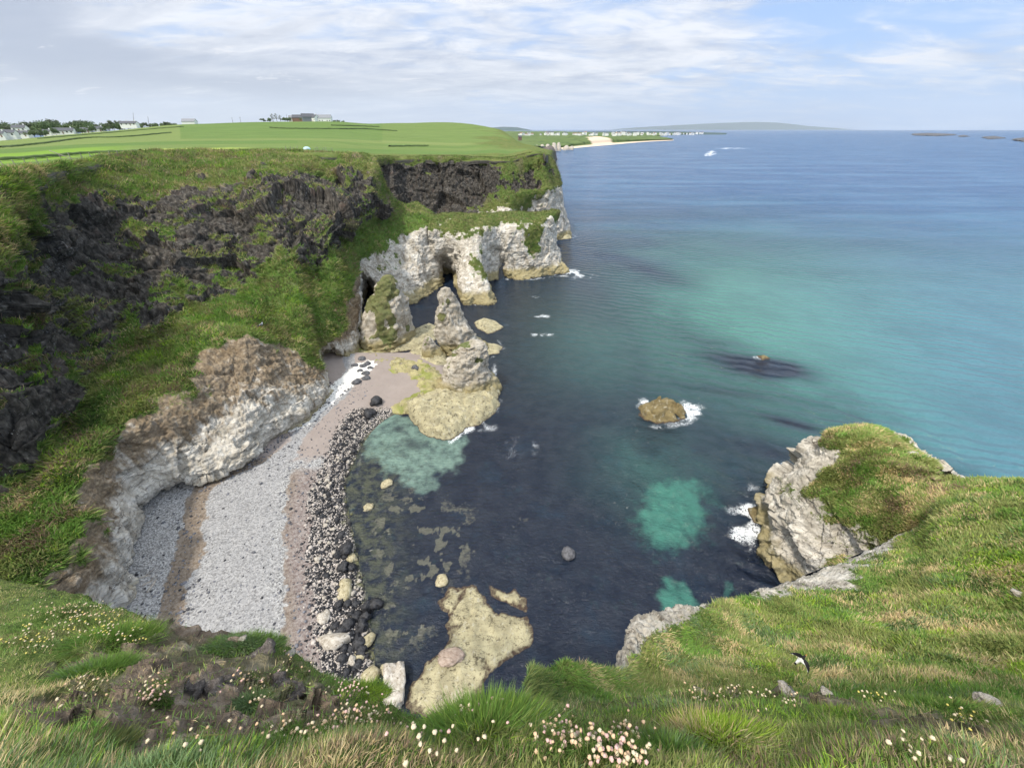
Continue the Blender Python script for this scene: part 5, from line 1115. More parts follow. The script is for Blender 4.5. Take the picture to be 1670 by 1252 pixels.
grass_on('turf_grass', 'mixed green and straw coloured turf of the cliff top', 'fore', 360000, .040, .0050, [('green', .1), ('olive', .16), ('straw', .10), ('blue', -.05), ('lime', -.12), ('brown', .02)], bright=1.75, scale=1.1, maskf=nsoil, upw=(.6, .4), windk=.16, wildk=.55)
grass_on('slope_grass', 'wind-combed olive grass of the slope to the right', 'slope', 340000, .125, .017, [('green', .1), ('olive', .3), ('straw', .05), ('blue', -.12), ('lime', -.1), ('dark', -.12)], scale=.55, windk=.5, wildk=.45, bright=1.8)
grass_on('headland_grass', 'rough grass capping the white headland', 'knuckle', 80000, .17, .018, [('green', .08), ('olive', .3), ('straw', .12), ('dark', -.2), ('brown', -.1)], scale=.5, bright=1.9)
grass_on('cliff_grass', 'grass on the ledges and brow of the high cliff', 'cliff', 170000, .30, .020, [('green', .2), ('olive', .25), ('straw', -.02), ('lime', -.12), ('brown', .04), ('dark', .0)], scale=.30, bright=1.5)
grass_on('promontory_grass', 'grass cap of the white promontory', 'prom', 18000, .2, .016, [('green', .05), ('olive', .35), ('straw', -.05), ('brown', .1), ('dark', .1)], scale=.3)
grass_on('headwall_grass', 'grass on the far basalt wall', 'farwall', 30000, .22, .018, [('green', .05), ('olive', .35), ('straw', -.05), ('brown', .1), ('dark', .1)], scale=.25)

# --- tussocks and sea thrift near our feet
FA = SHEETS['fore'][0]; FA = FA[:210]; fu, fv, ft = to_px(FA)
def ground(u, v, du=0):
    k = np.argmin((fu - u) ** 2 + (fv - v) ** 2 + (ft < .4) * 1e9); return FA.reshape(-1, 3)[k].copy(), float(ft.ravel()[k])
def tussock(u, v, rpx, n, hpx, mix, label, wid=.006, stretch=1.0):
    hpx *= .52; wid *= .66; n = int(n * 1.4)
    c, t = ground(u, v); R = rpx / F * t; hh = hpx / F * t
    a = RNG.uniform(0, 6.28, n); r = R * np.sqrt(RNG.random(n)); off = np.stack([r * np.cos(a) * stretch, r * np.sin(a) * .8, np.zeros(n)], 1)
    p = c + off; d2 = ((FA.reshape(-1, 3)[None, ::17, :2] - p[::max(1, n // 60), None, :2]) ** 2).sum(-1) if False else None
    dome = (1 - (r / R) ** 2) * R * .35; p[:, 2] += dome - .06
    # sink each root to the ground below it
    ng = FA.reshape(-1, 3); sel = ng[(np.abs(ng[:, 0] - c[0]) < R * 2) & (np.abs(ng[:, 1] - c[1]) < R * 2)]
    if len(sel) > 10:
        cf, *_ = np.linalg.lstsq(np.c_[sel[:, :2] - c[:2], np.ones(len(sel))], sel[:, 2], rcond=None); p[:, 2] = (off[:, :2] @ cf[:2]) + cf[2] + dome - .03
    lean = np.stack([np.cos(a), np.sin(a), np.zeros(n)], 1) * (.25 + .9 * (r / R)[:, None]) + RNG.normal(0, .3, (n, 3)); lean[:, 0] += .2
    up = np.array([0, 0, 1.0]) + RNG.normal(0, .2, (n, 3)); up /= np.linalg.norm(up, axis=1, keepdims=True)
    V, f4, f3, T = blades_np(p, up, lean, hh * RNG.uniform(.55, 1.2, n), wid * RNG.uniform(.6, 1.4, n), tint_at(p, 1.1, mix, 2.5) * 1.5)
    o = centred('grass_tussock', V, f4, f3, M['blade'], {'tint': T}, base=c); tag(o, label, 'grass tussock', 'grass tussocks near the viewpoint'); return o
LUSH = [('green', .35), ('lime', .12), ('olive', -.05), ('blue', .0)]
tussock(800, 1205, 105, 9000, 75, LUSH, 'largest lush green tussock at the bottom, ringed with thrift', .0075)
tussock(660, 1235, 85, 6500, 62, LUSH, 'lush green tussock beside the largest one, dotted with cream thrift', .0075)
tussock(520, 1228, 80, 6500, 62, [('green', .35), ('olive', .1), ('blue', .05), ('lime', -.2)], 'broad-bladed green tussock left of the lush pair', .009)
tussock(195, 1055, 45, 4200, 50, [('green', .3), ('lime', .05), ('olive', .1)], 'green tussock topped by cream thrift at the left rim', .008)
tussock(165, 1105, 40, 3200, 45, [('green', .35), ('blue', .1)], 'dark green tussock below the flowering one at left', .008)
tussock(345, 1092, 20, 1200, 28, [('lime', .2), ('olive', .2)], 'small yellow-green tuft above the brown rocks', .007)
tussock(400, 1050, 48, 3200, 26, [('blue', .35), ('green', .2)], 'blue-green grass patch at the rim by the pebbles', .008)
tussock(415, 1150, 22, 1300, 30, [('blue', .3), ('green', .1)], 'tuft under the thrift beside the brown rocks', .007)
tussock(590, 1120, 40, 2400, 26, [('lime', .25), ('green', .1)], 'mossy green cushion below the pink thrift at the rim', .007)
tussock(735, 1165, 45, 2600, 34, [('straw', .4), ('olive', -.05)], 'dry straw-coloured tussock behind the largest green one', .006)
tussock(1395, 1168, 42, 2600, 28, [('lime', .3), ('green', .2)], 'bright green tuft among the bare soil at right', .008)
tussock(1560, 1158, 70, 3600, 30, [('green', .35), ('olive', .15)], 'long green tussock along the right-hand brow', .009)
tussock(1180, 1215, 80, 4500, 45, [('lime', .2), ('olive', .2), ('straw', .05)], 'yellow-green tussock in the middle right foreground', .009)
tussock(1100, 1235, 60, 3600, 40, [('blue', .3), ('green', .2)], 'blue-green tussock at the lower middle right', .009)
tussock(1520, 1230, 55, 2600, 26, [('lime', .3), ('green', .2)], 'low bright cushion at the lower right edge', .008)
tussock(1020, 1170, 26, 1500, 30, [('green', .35), ('blue', .1)], 'dark green tuft right of the large tussock', .008)
tussock(80, 1225, 70, 3600, 40, [('blue', .3), ('olive', .1), ('straw', .0)], 'grey-green tussock in the lower left corner', .008)

HEADC = {'cream': (0.62, 0.52, 0.36), 'pink': (0.62, 0.40, 0.36), 'peach': (0.62, 0.43, 0.27), 'lilac': (0.50, 0.36, 0.52), 'yellow': (0.62, 0.52, 0.14)}
stem_m = flat('thrift stem', (0.16, 0.17, 0.06), .8, .2, 20)
def flower_mesh(kind, tall):
    bm = bmesh.new(); bmesh.ops.create_icosphere(bm, subdivisions=2, radius=.0100)
    V = np.array([v.co[:] for v in bm.verts]); Fc = [tuple(v.index for v in f.verts) for f in bm.faces]; bm.free()
    V = V * (1 + .38 * vnoise(V * 420))[:, None] * np.array([1, 1, .72]) + np.array([.012, 0, tall])
    Vs, Fs = [], []; add_tube(Vs, Fs, [(0, 0, -.03), (.003, 0, tall * .5), (.012, 0, tall)], [.0016, .0014, .0013], 5)
    nb = len(V); f4, f3 = clean_faces(Fs); f3 = np.concatenate([np.array(Fc), f3 + nb])
    me = mesh_np('flower', np.concatenate([V, np.array(Vs)]), f4 + nb, f3, True)
    hm = bpy.data.materials.get('thrift ' + kind) or flat('thrift ' + kind, HEADC[kind], .8, .25, 300)
    me.materials.append(stem_m); me.materials.append(hm)
    mi = np.zeros(len(me.polygons), np.int32); mi[len(f4):len(f4) + len(Fc)] = 1; me.polygons.foreach_set('material_index', mi); return me
FLW = {k: [flower_mesh(k, h) for h in (.09, .13)] for k in HEADC}
def thrift(u, v, ru, rv, n, kinds, label, lift=0.0, leaf=True):
    c, t = ground(u, v); root = empty('sea_thrift', Vector(c)); tag(root, label, 'sea thrift', 'thrift flowering on the cliff top')
    if leaf:
        nb = int(40 + n * 14); q = np.array([ground(u + RNG.normal(0, ru * .55), v + RNG.normal(0, rv * .55))[0] for _ in range(max(6, n // 2))]); k = RNG.integers(0, len(q), nb)
        p = q[k] + RNG.normal(0, .03, (nb, 3)) * [1, 1, 0]; up = np.array([0, 0, 1.]) + RNG.normal(0, .4, (nb, 3)); up /= np.linalg.norm(up, axis=1, keepdims=True)
        V, f4, f3, T = blades_np(p, up, RNG.normal(0, .6, (nb, 3)), RNG.uniform(.03, .07, nb) + lift * .5, np.full(nb, .005), tint_at(p, 2.2, [('green', .3), ('olive', .2)], 2))
        o = link('foliage', mesh_np('foliage', V - c, f4, f3, True, {'tint': T}), M['blade'], root)
    for k in range(n):
        g, _ = ground(u + RNG.normal(0, ru * .6), v + RNG.normal(0, rv * .6)); kk = kinds[RNG.integers(len(kinds))]
        f = link('flower', FLW[kk][RNG.integers(2)], None, root); f.location = Vector(g - c) + Vector((RNG.normal(0, .015), RNG.normal(0, .015), lift + .03))
        s = RNG.uniform(.6, .95); f.scale = (s, s, s); f.rotation_euler = (RNG.normal(0, .22), RNG.normal(0, .22) + .12, RNG.uniform(0, 6.28))
CR, PK, PE = ['cream', 'cream', 'peach'], ['pink', 'cream', 'peach'], ['peach', 'peach', 'cream', 'pink']
thrift(170, 1025, 60, 22, 98, ['cream', 'yellow', 'cream'], 'thickest spread of cream thrift along the upper left rim')
thrift(60, 1045, 50, 28, 62, ['cream', 'yellow'], 'cream and yellow thrift scattered at the far left edge')
thrift(150, 1128, 40, 22, 23, CR, 'sparse cream thrift below the dark tussock at left')
thrift(262, 1135, 20, 16, 45, ['cream', 'pink', 'peach'], 'pale pink clump of thrift beside the bare soil at left')
thrift(408, 1118, 20, 12, 52, PE, 'peach clump of thrift growing from the brown rocks')
thrift(425, 1145, 12, 20, 27, CR, 'cream thrift trailing down beside the brown rocks')
thrift(478, 1100, 30, 16, 37, PE, 'peach streak of thrift slanting along the mid-left brow')
thrift(585, 1130, 30, 10, 52, ['pink', 'pink', 'cream'], 'pink thrift on the rim just left of the white block')
thrift(600, 1178, 45, 12, 80, ['peach', 'pink', 'cream'], 'orange-pink drift of thrift behind the broad-bladed tussock')
thrift(480, 1205, 45, 16, 45, CR, 'cream and peach thrift edging the broad-bladed tussock on its left')
thrift(330, 1215, 60, 20, 20, CR, 'few cream thrift heads scattered in the lower left turf')
thrift(805, 1148, 50, 12, 66, ['peach', 'cream', 'pink'], 'peach and cream thrift crowning the largest green tussock', .12)
thrift(870, 1185, 32, 26, 97, ['cream', 'pink', 'peach', 'cream'], 'cream thrift thick along the right flank of the largest tussock', .09)
thrift(930, 1225, 42, 18, 80, ['cream', 'peach', 'pink'], 'pale pink thrift spilling to the lower middle, right of the largest tussock', .04)
thrift(690, 1205, 30, 18, 27, ['cream', 'cream', 'pink'], 'single cream thrift heads standing out of the lush left tussock', .12, False)
thrift(740, 1238, 60, 10, 13, ['cream'], 'isolated cream thrift heads low in the largest tussocks', .14, False)
thrift(1020, 1205, 40, 18, 35, PE, 'peach thrift on the bare brow right of the pale pink drift')
thrift(1180, 1125, 60, 8, 37, ['cream', 'peach'], 'thin line of cream thrift along the middle right brow')
thrift(1265, 1150, 45, 10, 27, CR, 'cream thrift dotted above the yellow-green tussock')
thrift(1425, 1120, 22, 8, 15, ['yellow', 'cream'], 'yellow flowers standing on the soil brow at right')
thrift(1555, 1175, 28, 14, 23, ['yellow', 'cream'], 'yellow and cream flowers among the bare soil at far right')
thrift(1480, 1235, 50, 12, 13, ['cream'], 'few cream heads by the low cushion at lower right')
thrift(1025, 1240, 30, 10, 31, ['pink', 'peach', 'cream'], 'lilac and pink thrift at the bottom edge right of centre')

for (u, v, ru, rv, n, kd, lb) in [(120, 1005, 45, 14, 60, CR, 'cream thrift along the far left rim above the dark tussock'), (215, 1040, 30, 14, 50, ['yellow', 'cream'], 'pale yellow thrift on the right side of the flowering tussock at left'), (560, 1190, 40, 12, 50, PE, 'peach thrift between the broad-bladed tussock and the lush pair'),
        (770, 1160, 30, 12, 50, ['peach', 'pink', 'cream'], 'peach thrift on the left crest of the largest tussock'), (910, 1200, 30, 14, 60, ['pink', 'cream', 'peach'], 'pale pink thrift halfway down the right flank of the largest tussock'), (980, 1238, 30, 10, 50, ['pink', 'cream', 'peach'], 'pink thrift at the bottom edge beyond the largest tussock')]:
    thrift(u, v, ru, rv, n, kd, lb, .06 if u > 700 else 0.0)
# stones lying in the turf
BRN = [rock_mesh('stone', M['brown_stone'], 3, k + 50, .7, .8) for k in range(3)]; WHT = [rock_mesh('stone', M['pale_stone'], 3, k + 60, .45, .6) for k in range(2)]
for k, (u, v, r, rz, lab) in enumerate([(425, 1075, 24, .2, 'large brown outcrop rock at the rim above the peach thrift'), (378, 1108, 13, .9, 'brown rock left of the peach thrift'), (395, 1112, 9, 2., 'small grey-brown rock wedged beside the peach thrift'), (455, 1118, 16, 1.2, 'angular brown rock right of the peach thrift'), (465, 1140, 20, 2.4, 'dark brown rock lowest of the outcrop'), (300, 1130, 20, .4, 'rounded brown rock half buried in the soil at left'), (350, 1140, 24, 1.5, 'flat brown rock beneath the outcrop')]):
    c, t = ground(u, v); boulder(BRN[k % 3], c - [0, 0, r / F * t * .55], r / F * t, rz, (.2, -.15), 'stone', lab, 'stone', 'brown rocks of the near outcrop')
for k, (u, v, r, lab) in enumerate([(1285, 1117, 11, 'larger white stone on the soil brow under the flying bird'), (1348, 1127, 9, 'flat white stone right of the larger one on the brow'), (1610, 1148, 14, 'white stone lying on the grassy brow at far right'), (1510, 1190, 6, 'white pebble in the bare soil at right'), (1560, 1205, 6, 'white pebble lower in the bare soil at right'), (1565, 1240, 5, 'small white pebble at the bottom right'), (400, 1046, 5, 'white pebble at the rim by the blue-green grass'), (480, 1058, 8, 'white stone at the rim beside the cobbles')]):
    c, t = ground(u, v); boulder(WHT[k % 2], c, r / F * t, k * 1.3, (.1, .2), 'stone', lab, 'stone', 'white stones in the turf')
def slope_pt(sheet, u, v):
    A = SHEETS[sheet][0]; a, b, t = to_px(A); k = np.argmin((a - u) ** 2 + (b - v) ** 2 + (t < .4) * 1e9); return A.reshape(-1, 3)[k].copy(), float(t.ravel()[k])
c, t = slope_pt('slope', 1662, 972); boulder(WHT[0], c, 9 / F * t, .4, (.1, .1), 'stone', 'white boulder resting on the grass slope at the right edge', 'stone')

# --- seabirds
def bird_mat():
    m, t, b = new_mat('seabird plumage', .7, .3); x, y, z = t.sepv(t.new('ShaderNodeTexCoord').outputs['Object'])[:3]
    ay = t.math('ABSOLUTE', y); black, white, bill = (0.012, 0.012, 0.014), (0.72, 0.72, 0.70), (0.55, 0.16, 0.03)
    c = t.mix(t.math('GREATER_THAN', x, 0.03), white, black)                                     # white rump, black head and back
    c = t.mix(t.math('LESS_THAN', x, -0.20), c, black)
    wing = t.math('GREATER_THAN', ay, 0.055); lead = t.math('ADD', x, t.math('MULTIPLY', ay, 0.42))
    wc = t.mix(t.math('LESS_THAN', lead, 0.035), black, white); wc = t.mix(t.math('GREATER_THAN', ay, 0.33), wc, black)
    c = t.mix(wing, c, wc); c = t.mix(t.math('LESS_THAN', z, -0.028), c, white); c = t.mix(t.math('GREATER_THAN', x, 0.19), c, bill)
    t.put(b.inputs['Base Color'], c); return m
def bird():
    V, Fq = [], []
    def rings(rs, k=12):
        o = len(V)
        for (x, y, z, ry, rz) in rs:
            for j in range(k): a = 2 * math.pi * j / k; V.append((x, y + ry * math.cos(a), z + rz * math.sin(a)))
        for i in range(len(rs) - 1):
            for j in range(k): Fq.append((o + i * k + j, o + i * k + (j + 1) % k, o + (i + 1) * k + (j + 1) % k, o + (i + 1) * k + j))
        for e in (0, len(rs) - 1): V.append((rs[e][0], rs[e][1], rs[e][2])); [Fq.append((len(V) - 1, o + e * k + j, o + e * k + (j + 1) % k, len(V) - 1)) for j in range(k)]
    rings([(-.26, 0, .0, .050, .006), (-.20, 0, 0, .038, .010), (-.14, 0, 0, .042, .030), (-.06, 0, -.005, .058, .050), (.03, 0, -.005, .060, .056), (.09, 0, .003, .046, .044), (.125, 0, .012, .033, .034), (.155, 0, .018, .033, .034), (.18, 0, .018, .022, .024), (.195, 0, .014, .009, .010), (.245, 0, .008, .006, .007), (.275, 0, .004, .003, .003)])
    for s in (-1, 1):
        k = 10; o = len(V); sec = [(.0, .03, .12, .016, .01), (.06, .035, .115, .014, .02), (.15, .05, .10, .011, .055), (.25, .0, .085, .008, .075), (.33, -.075, .055, .005, .075), (.39, -.16, .02, .003, .065)]
        for (y, xc, ch, th, z) in sec:
            for j in range(k): a = 2 * math.pi * j / k; V.append((xc - ch * .15 + ch * .75 * math.cos(a), s * y, z + .015 + th * math.sin(a)))
        for i in range(len(sec) - 1):
            for j in range(k): Fq.append((o + i * k + j, o + i * k + (j + 1) % k, o + (i + 1) * k + (j + 1) % k, o + (i + 1) * k + j))
        for e in (0, len(sec) - 1): V.append((sec[e][1], s * sec[e][0], sec[e][4] + .015)); [Fq.append((len(V) - 1, o + e * k + j, o + e * k + (j + 1) % k, len(V) - 1)) for j in range(k)]
    f4, f3 = clean_faces(Fq); return mesh_np('seabird', np.array(V), f4, f3, True)
bme = bird(); bme.materials.append(bird_mat())
def add_bird(p, rot, lab):
    o = link('seabird', bme, None, None, Vector(p)); o.rotation_euler = rot; md = o.modifiers.new('one_skin', 'REMESH'); md.mode = 'VOXEL'; md.voxel_size = .006; md.use_smooth_shade = True
    tag(o, lab, 'seabird', 'seabirds in flight')
add_bird(D(1306, 1074, 12.5), (math.radians(38), math.radians(-34), math.radians(24)), 'black and white seabird flying over the green slope')
add_bird(D(426, 529, 24), (math.radians(40), math.radians(10), math.radians(-80)), 'black and white seabird flying before the grassy ledge')

# --- cliff-top fence, path, tent
M['wood'] = stone_mat('weathered post', (0.20, 0.18, 0.15), (0.36, 0.33, 0.28), None, 9)
PLA = SHEETS['plateau'][0]; plu, plv, plt = to_px(PLA)
def field(u, v):
    c_ = (plu - u) ** 2 + ((plv - v) * 3) ** 2 + (plt < 5) * 1e9; k = np.argmin(c_); near_ = np.where(c_ < max(c_.min() * 1.5, 14.0), plt, 1e9); k = np.argmin(near_); return PLA.reshape(-1, 3)[k].copy()
def box_mb(V, Fq, c, sx, sy, sz, rz=0.0):
    o = len(V); ca, sa = math.cos(rz), math.sin(rz)
    for dx_, dy_, dz_ in ((-1, -1, 0), (1, -1, 0), (1, 1, 0), (-1, 1, 0), (-1, -1, 1), (1, -1, 1), (1, 1, 1), (-1, 1, 1)):
        x, y = dx_ * sx / 2, dy_ * sy / 2; V.append((c[0] + x * ca - y * sa, c[1] + x * sa + y * ca, c[2] + dz_ * sz))
    Fq += [tuple(o + i for i in f) for f in ((0, 3, 2, 1), (4, 5, 6, 7), (0, 1, 5, 4), (1, 2, 6, 5), (2, 3, 7, 6), (3, 0, 4, 7))]
def fence(spots, label, hgt=1.25, rail=True, broken=False):
    g = [field(u, v) for u, v in spots]; root = empty('post_fence', Vector(g[0])); tag(root, label, 'fence', 'cliff-top fences'); b = g[0]
    for i, p in enumerate(g):
        V, Fq = [], []; ln = RNG.normal(0, .08); hh = hgt * RNG.uniform(.85, 1.15)
        add_tube(V, Fq, [Vector(p - b) + Vector((0, 0, -.3)), Vector(p - b) + Vector((ln, 0, hh * .5)), Vector(p - b) + Vector((ln * 2, 0, hh))], [.075, .075, .07], 6); f4, f3 = clean_faces(Fq)
        link('post', mesh_np('post', np.array(V), f4, f3, False), M['wood'], root)
    if rail:
        V, Fq = [], []
        for a, c in zip(g[:-1], g[1:]):
            for hz in (.45, .95): add_tube(V, Fq, [Vector(a - b) + Vector((0, 0, hz)), Vector(c - b) + Vector((0, 0, hz))], [.02, .02], 5)
        f4, f3 = clean_faces(Fq); link('wire', mesh_np('wire', np.array(V), f4, f3, False), M['wood'], root)
    if broken:
        V, Fq = [], []; a = Vector(g[0] - b); add_tube(V, Fq, [a + Vector((-1.6, 0, 1.9)), a + Vector((2.2, .2, .3))], [.08, .08], 6); f4, f3 = clean_faces(Fq); link('brace', mesh_np('brace', np.array(V), f4, f3, False), M['wood'], root)
fence([(104, 262), (121, 262), (137, 261.5), (153, 261), (169, 260), (184, 258.5), (198, 257)], 'weathered post fence on the left brow with a leaning brace', 1.4, True, True)
fence([(8, 272), (26, 271), (44, 269), (62, 268), (80, 266)], 'low post and wire fence along the pale path at the far left', 1.2)
fence([(516, 247), (522, 246.6), (528, 246.3), (534, 246), (541, 245.6)], 'short dark fence right of the pale tent', 1.3)
fence([(468, 245.5), (474, 245.2), (480, 245), (486, 245)], 'tumbledown fence left of the pale tent', 1.3)
V, Fq = [], []
pa = [field(u, v) + [0, 0, .06] for u, v in ((-140, 279), (-60, 275), (0, 273), (30, 272.5), (52, 272.5))]
pp = []
for a in pa: pp.append((a + [0, 0.8, 0.08], a - [0, 0.8, -0.02]))
Vp = np.array([q for pr in pp for q in pr]); tag(link('path', mesh_np('path', Vp, np.array([[2 * i, 2 * i + 1, 2 * i + 3, 2 * i + 2] for i in range(len(pp) - 1)])), flat('pale gravel', (.55, .52, .46), .9, .1)), 'pale gravel path along the left brow', kind='structure')
tg = field(502, 245); n1_, n2_ = 10, 20; tv = []
for i in range(n1_ + 1):
    e = i / n1_ * math.pi / 2
    for j in range(n2_): a = 2 * math.pi * j / n2_; k = 1 + .05 * math.cos(4 * a); tv.append((1.35 * k * math.cos(a) * math.cos(e) ** .8, 1.1 * k * math.sin(a) * math.cos(e) ** .8, 1.15 * math.sin(e)))
tf = [(i * n2_ + j, i * n2_ + (j + 1) % n2_, (i + 1) * n2_ + (j + 1) % n2_, (i + 1) * n2_ + j) for i in range(n1_) for j in range(n2_)]
tent = empty('dome_tent', Vector(tg)); tag(tent, 'small pale blue dome tent on the cliff-top grass', 'tent')
link('canopy', mesh_np('canopy', np.array(tv), np.array(tf)), flat('tent fabric', (.42, .58, .66), .7, .08), tent)
dv = [(0.0, -1.13, 0.02), (.42, -1.08, .02), (.36, -.98, .5), (.2, -.82, .82), (0, -.72, .9), (-.2, -.82, .82), (-.36, -.98, .5), (-.42, -1.08, .02)]
dv = [(x, y - .07, z) for x, y, z in dv]; df = np.array([[0, i, i + 1] for i in range(1, 7)]); link('door', mesh_np('door', np.array(dv), None, df, False), flat('tent door', (.60, .64, .66), .7, .08), tent)

# --- houses, farm, trees, poles
M['render'] = flat('white render', (.80, .80, .78), .85, .06); M['slate'] = flat('slate roof', (.09, .095, .11), .8, .2); M['glass'] = flat('dark window', (.03, .035, .04), .2, .1); M['brickred'] = flat('red brick', (.24, .15, .115), .9, .2)
M['greyroof'] = flat('grey barn roof', (.22, .23, .25), .7, .15)
def house(p, w, d, h, rz, label, name='house', wall='render', roof='slate', group=None, parts=True, chimney=True, rise=.42):
    root = empty(name, Vector(p), rz); tag(root, label, 'house' if name == 'house' else 'barn', group)
    V, Fq = [], []; box_mb(V, Fq, (0, 0, -2.5), w, d, h + 2.5); r = d * rise; o = len(V)
    V += [(-w / 2, -d / 2, h), (-w / 2, d / 2, h), (-w / 2, 0, h + r), (w / 2, -d / 2, h), (w / 2, d / 2, h), (w / 2, 0, h + r)]
    link('wall', mesh_np('wall', np.array(V), np.array(Fq), np.array([[o, o + 1, o + 2], [o + 3, o + 5, o + 4]]), False), M[wall], root)
    e, tk = .35, .16; Vr = []; prof = [(-d / 2 - e, h - e * 2 * rise), (0, h + r), (d / 2 + e, h - e * 2 * rise)]
    for x in (-w / 2 - e, w / 2 + e):
        for (y, z) in prof: Vr.append((x, y, z + .03))
        for (y, z) in prof: Vr.append((x, y, z + .03 + tk))
    q = [(3, 4, 10, 9), (4, 5, 11, 10), (0, 6, 7, 1), (1, 7, 8, 2), (0, 1, 4, 3), (1, 2, 5, 4), (6, 9, 10, 7), (7, 10, 11, 8), (0, 3, 9, 6), (2, 8, 11, 5)]
    rf = link('roof', mesh_np('roof', np.array(Vr), np.array(q), None, False), M[roof], root)
    if chimney:
        V, Fq = [], []; box_mb(V, Fq, (w * .38, 0, h + r - .5), .9, .7, 1.7); link('chimney', mesh_np('chimney', np.array(V), np.array(Fq), None, False), M[wall], rf)
    if parts:
        nwin = max(2, int(w / 3.2))
        for i in range(nwin):
            x = -w / 2 + (i + .5) * w / nwin
            for y in (-d / 2 - .03,):
                V, Fq = [], []
                if i == nwin // 2: box_mb(V, Fq, (x, y, 0.0), 1.0, .1, 2.1); link('door', mesh_np('door', np.array(V), np.array(Fq), None, False), M['brickred'], root)
                else: box_mb(V, Fq, (x, y, h * .38), 1.2, .1, 1.2); link('window', mesh_np('window', np.array(V), np.array(Fq), None, False), M['glass'], root)
    return root
def spot(u, v, t): return D(u, v, t)
for (u, v, t, w, d, h, rz, lab) in [(3, 224, 345, 9, 7, 4.5, .3, 'white house cut off by the left picture edge'), (17, 223, 350, 13, 8, 5, .35, 'white gabled house second from the left'), (36, 214.5, 380, 12, 8, 5, .3, 'white house highest up behind the left hedge trees'),
        (42, 222.5, 365, 10, 7, 4, .2, 'low white house just below the highest one'), (80, 219.5, 385, 8, 6, 4, .2, 'small white cottage between dark trees at left'), (107, 218.5, 385, 20, 8, 4.5, .32, 'long white bungalow with dark roof among the left trees'),
        (143, 216.5, 400, 10, 7, 4, .3, 'white cottage with grey roof right of the long bungalow'), (163, 214.5, 410, 9, 7, 4, .4, 'small white cottage farthest right in the hamlet'), (205, 205.5, 440, 9, 7, 4, .1, 'white house on the skyline beside the mast'), (216, 205, 440, 14, 7, 3.5, .1, 'long low white house on the skyline right of the mast')]:
    house(spot(u, v, t), w * .85, d * .8, h * .62, rz, lab, group='white houses of the left hamlet', rise=.34)
house(spot(504, 198.5, 545), 16, 9, 5.5, .5, 'grey gabled barn on the hill crest', 'barn', 'greyroof', 'slate', 'farm on the hill', False, False)
house(spot(515, 199, 545), 10, 8, 5, -.6, 'white farmhouse between barn and long shed', 'house', 'render', 'slate', 'farm on the hill')
house(spot(530, 201, 548), 20, 9, 6, .1, 'long white farm building at the right end of the hilltop farm', 'barn', 'render', 'greyroof', 'farm on the hill', True, False)
house(spot(487, 197.5, 560), 14, 8, 4, .1, 'red-brown low building on the hill crest', 'barn', 'brickred', 'slate', 'farm on the hill', False, False)
house(spot(478, 197.5, 565), 9, 7, 3.6, .3, 'small pale shed left of the red-brown building', 'barn', 'render', 'greyroof', 'farm on the hill', False, False)
house(spot(310, 201.5, 500), 16, 7, 2.0, .05, 'long pale shed on the skyline of the left field', 'barn', 'render', 'greyroof', None, False, False)

leaf_m = []
for k, cc in enumerate([(.10, .15, .065), (.13, .175, .08), (.12, .15, .09)]): leaf_m.append(flat('tree foliage %s' % 'abc'[k], cc, .8, .4, .9))
bark = flat('bark', (.10, .085, .07), .9, .3)
def tree_meshes(seed, mat, hgt=10.0, wid=4.2, n=1500, dens=1.0):
    rs = np.random.default_rng(seed); c = []; nb = 16
    ctr = np.stack([rs.normal(0, wid * .42, nb), rs.normal(0, wid * .42, nb), hgt * rs.uniform(.38, .88, nb)], 1); R = rs.uniform(.18, .34, nb) * wid * 1.25
    k = rs.integers(0, nb, n); d = rs.normal(0, 1, (n, 3)); d /= np.linalg.norm(d, axis=1, keepdims=True); p = ctr[k] + d * (R[k] * rs.uniform(.55, 1.08, n))[:, None]
    s = rs.uniform(.35, .75, n)[:, None]; a = rs.normal(0, 1, (n, 3)); a /= np.linalg.norm(a, axis=1, keepdims=True); b = np.cross(a, d + .3 * rs.normal(0, 1, (n, 3))); b /= np.linalg.norm(b, axis=1, keepdims=True)
    V = np.stack([p - a * s, p - b * s * .6, p + a * s, p + b * s * .6], 1).reshape(-1, 3)
    cm = mesh_np('crown', V, np.arange(n * 4).reshape(-1, 4), None, False); cm.materials.append(mat)
    V, Fq = [], []; add_tube(V, Fq, [(0, 0, -1), (.1, 0, hgt * .25), (0, .1, hgt * .5), (.1, .1, hgt * .8)], [.32, .26, .18, .05], 7)
    for i in range(5): q = ctr[i]; add_tube(V, Fq, [(0, .05, hgt * .35), tuple(q * [.5, .5, .9]), tuple(q)], [.13, .08, .03], 5)
    f4, f3 = clean_faces(Fq); tm = mesh_np('trunk', np.array(V), f4, f3); tm.materials.append(bark); return cm, tm
TREES = [tree_meshes(k + 1, leaf_m[k % 3], [10, 8, 11, 9][k], [7.5, 7, 7, 8.5][k]) for k in range(4)]
BARE = tree_meshes(9, leaf_m[2], 11, 3.6, 110)
def tree(k, p, s, rz, label, group):
    cm, tm = k; r = empty('tree', Vector(p), rz); r.scale = (s, s, s * RNG.uniform(.85, 1.1)); tag(r, label, 'tree', group); link('trunk', tm, None, r); link('crown', cm, None, r)
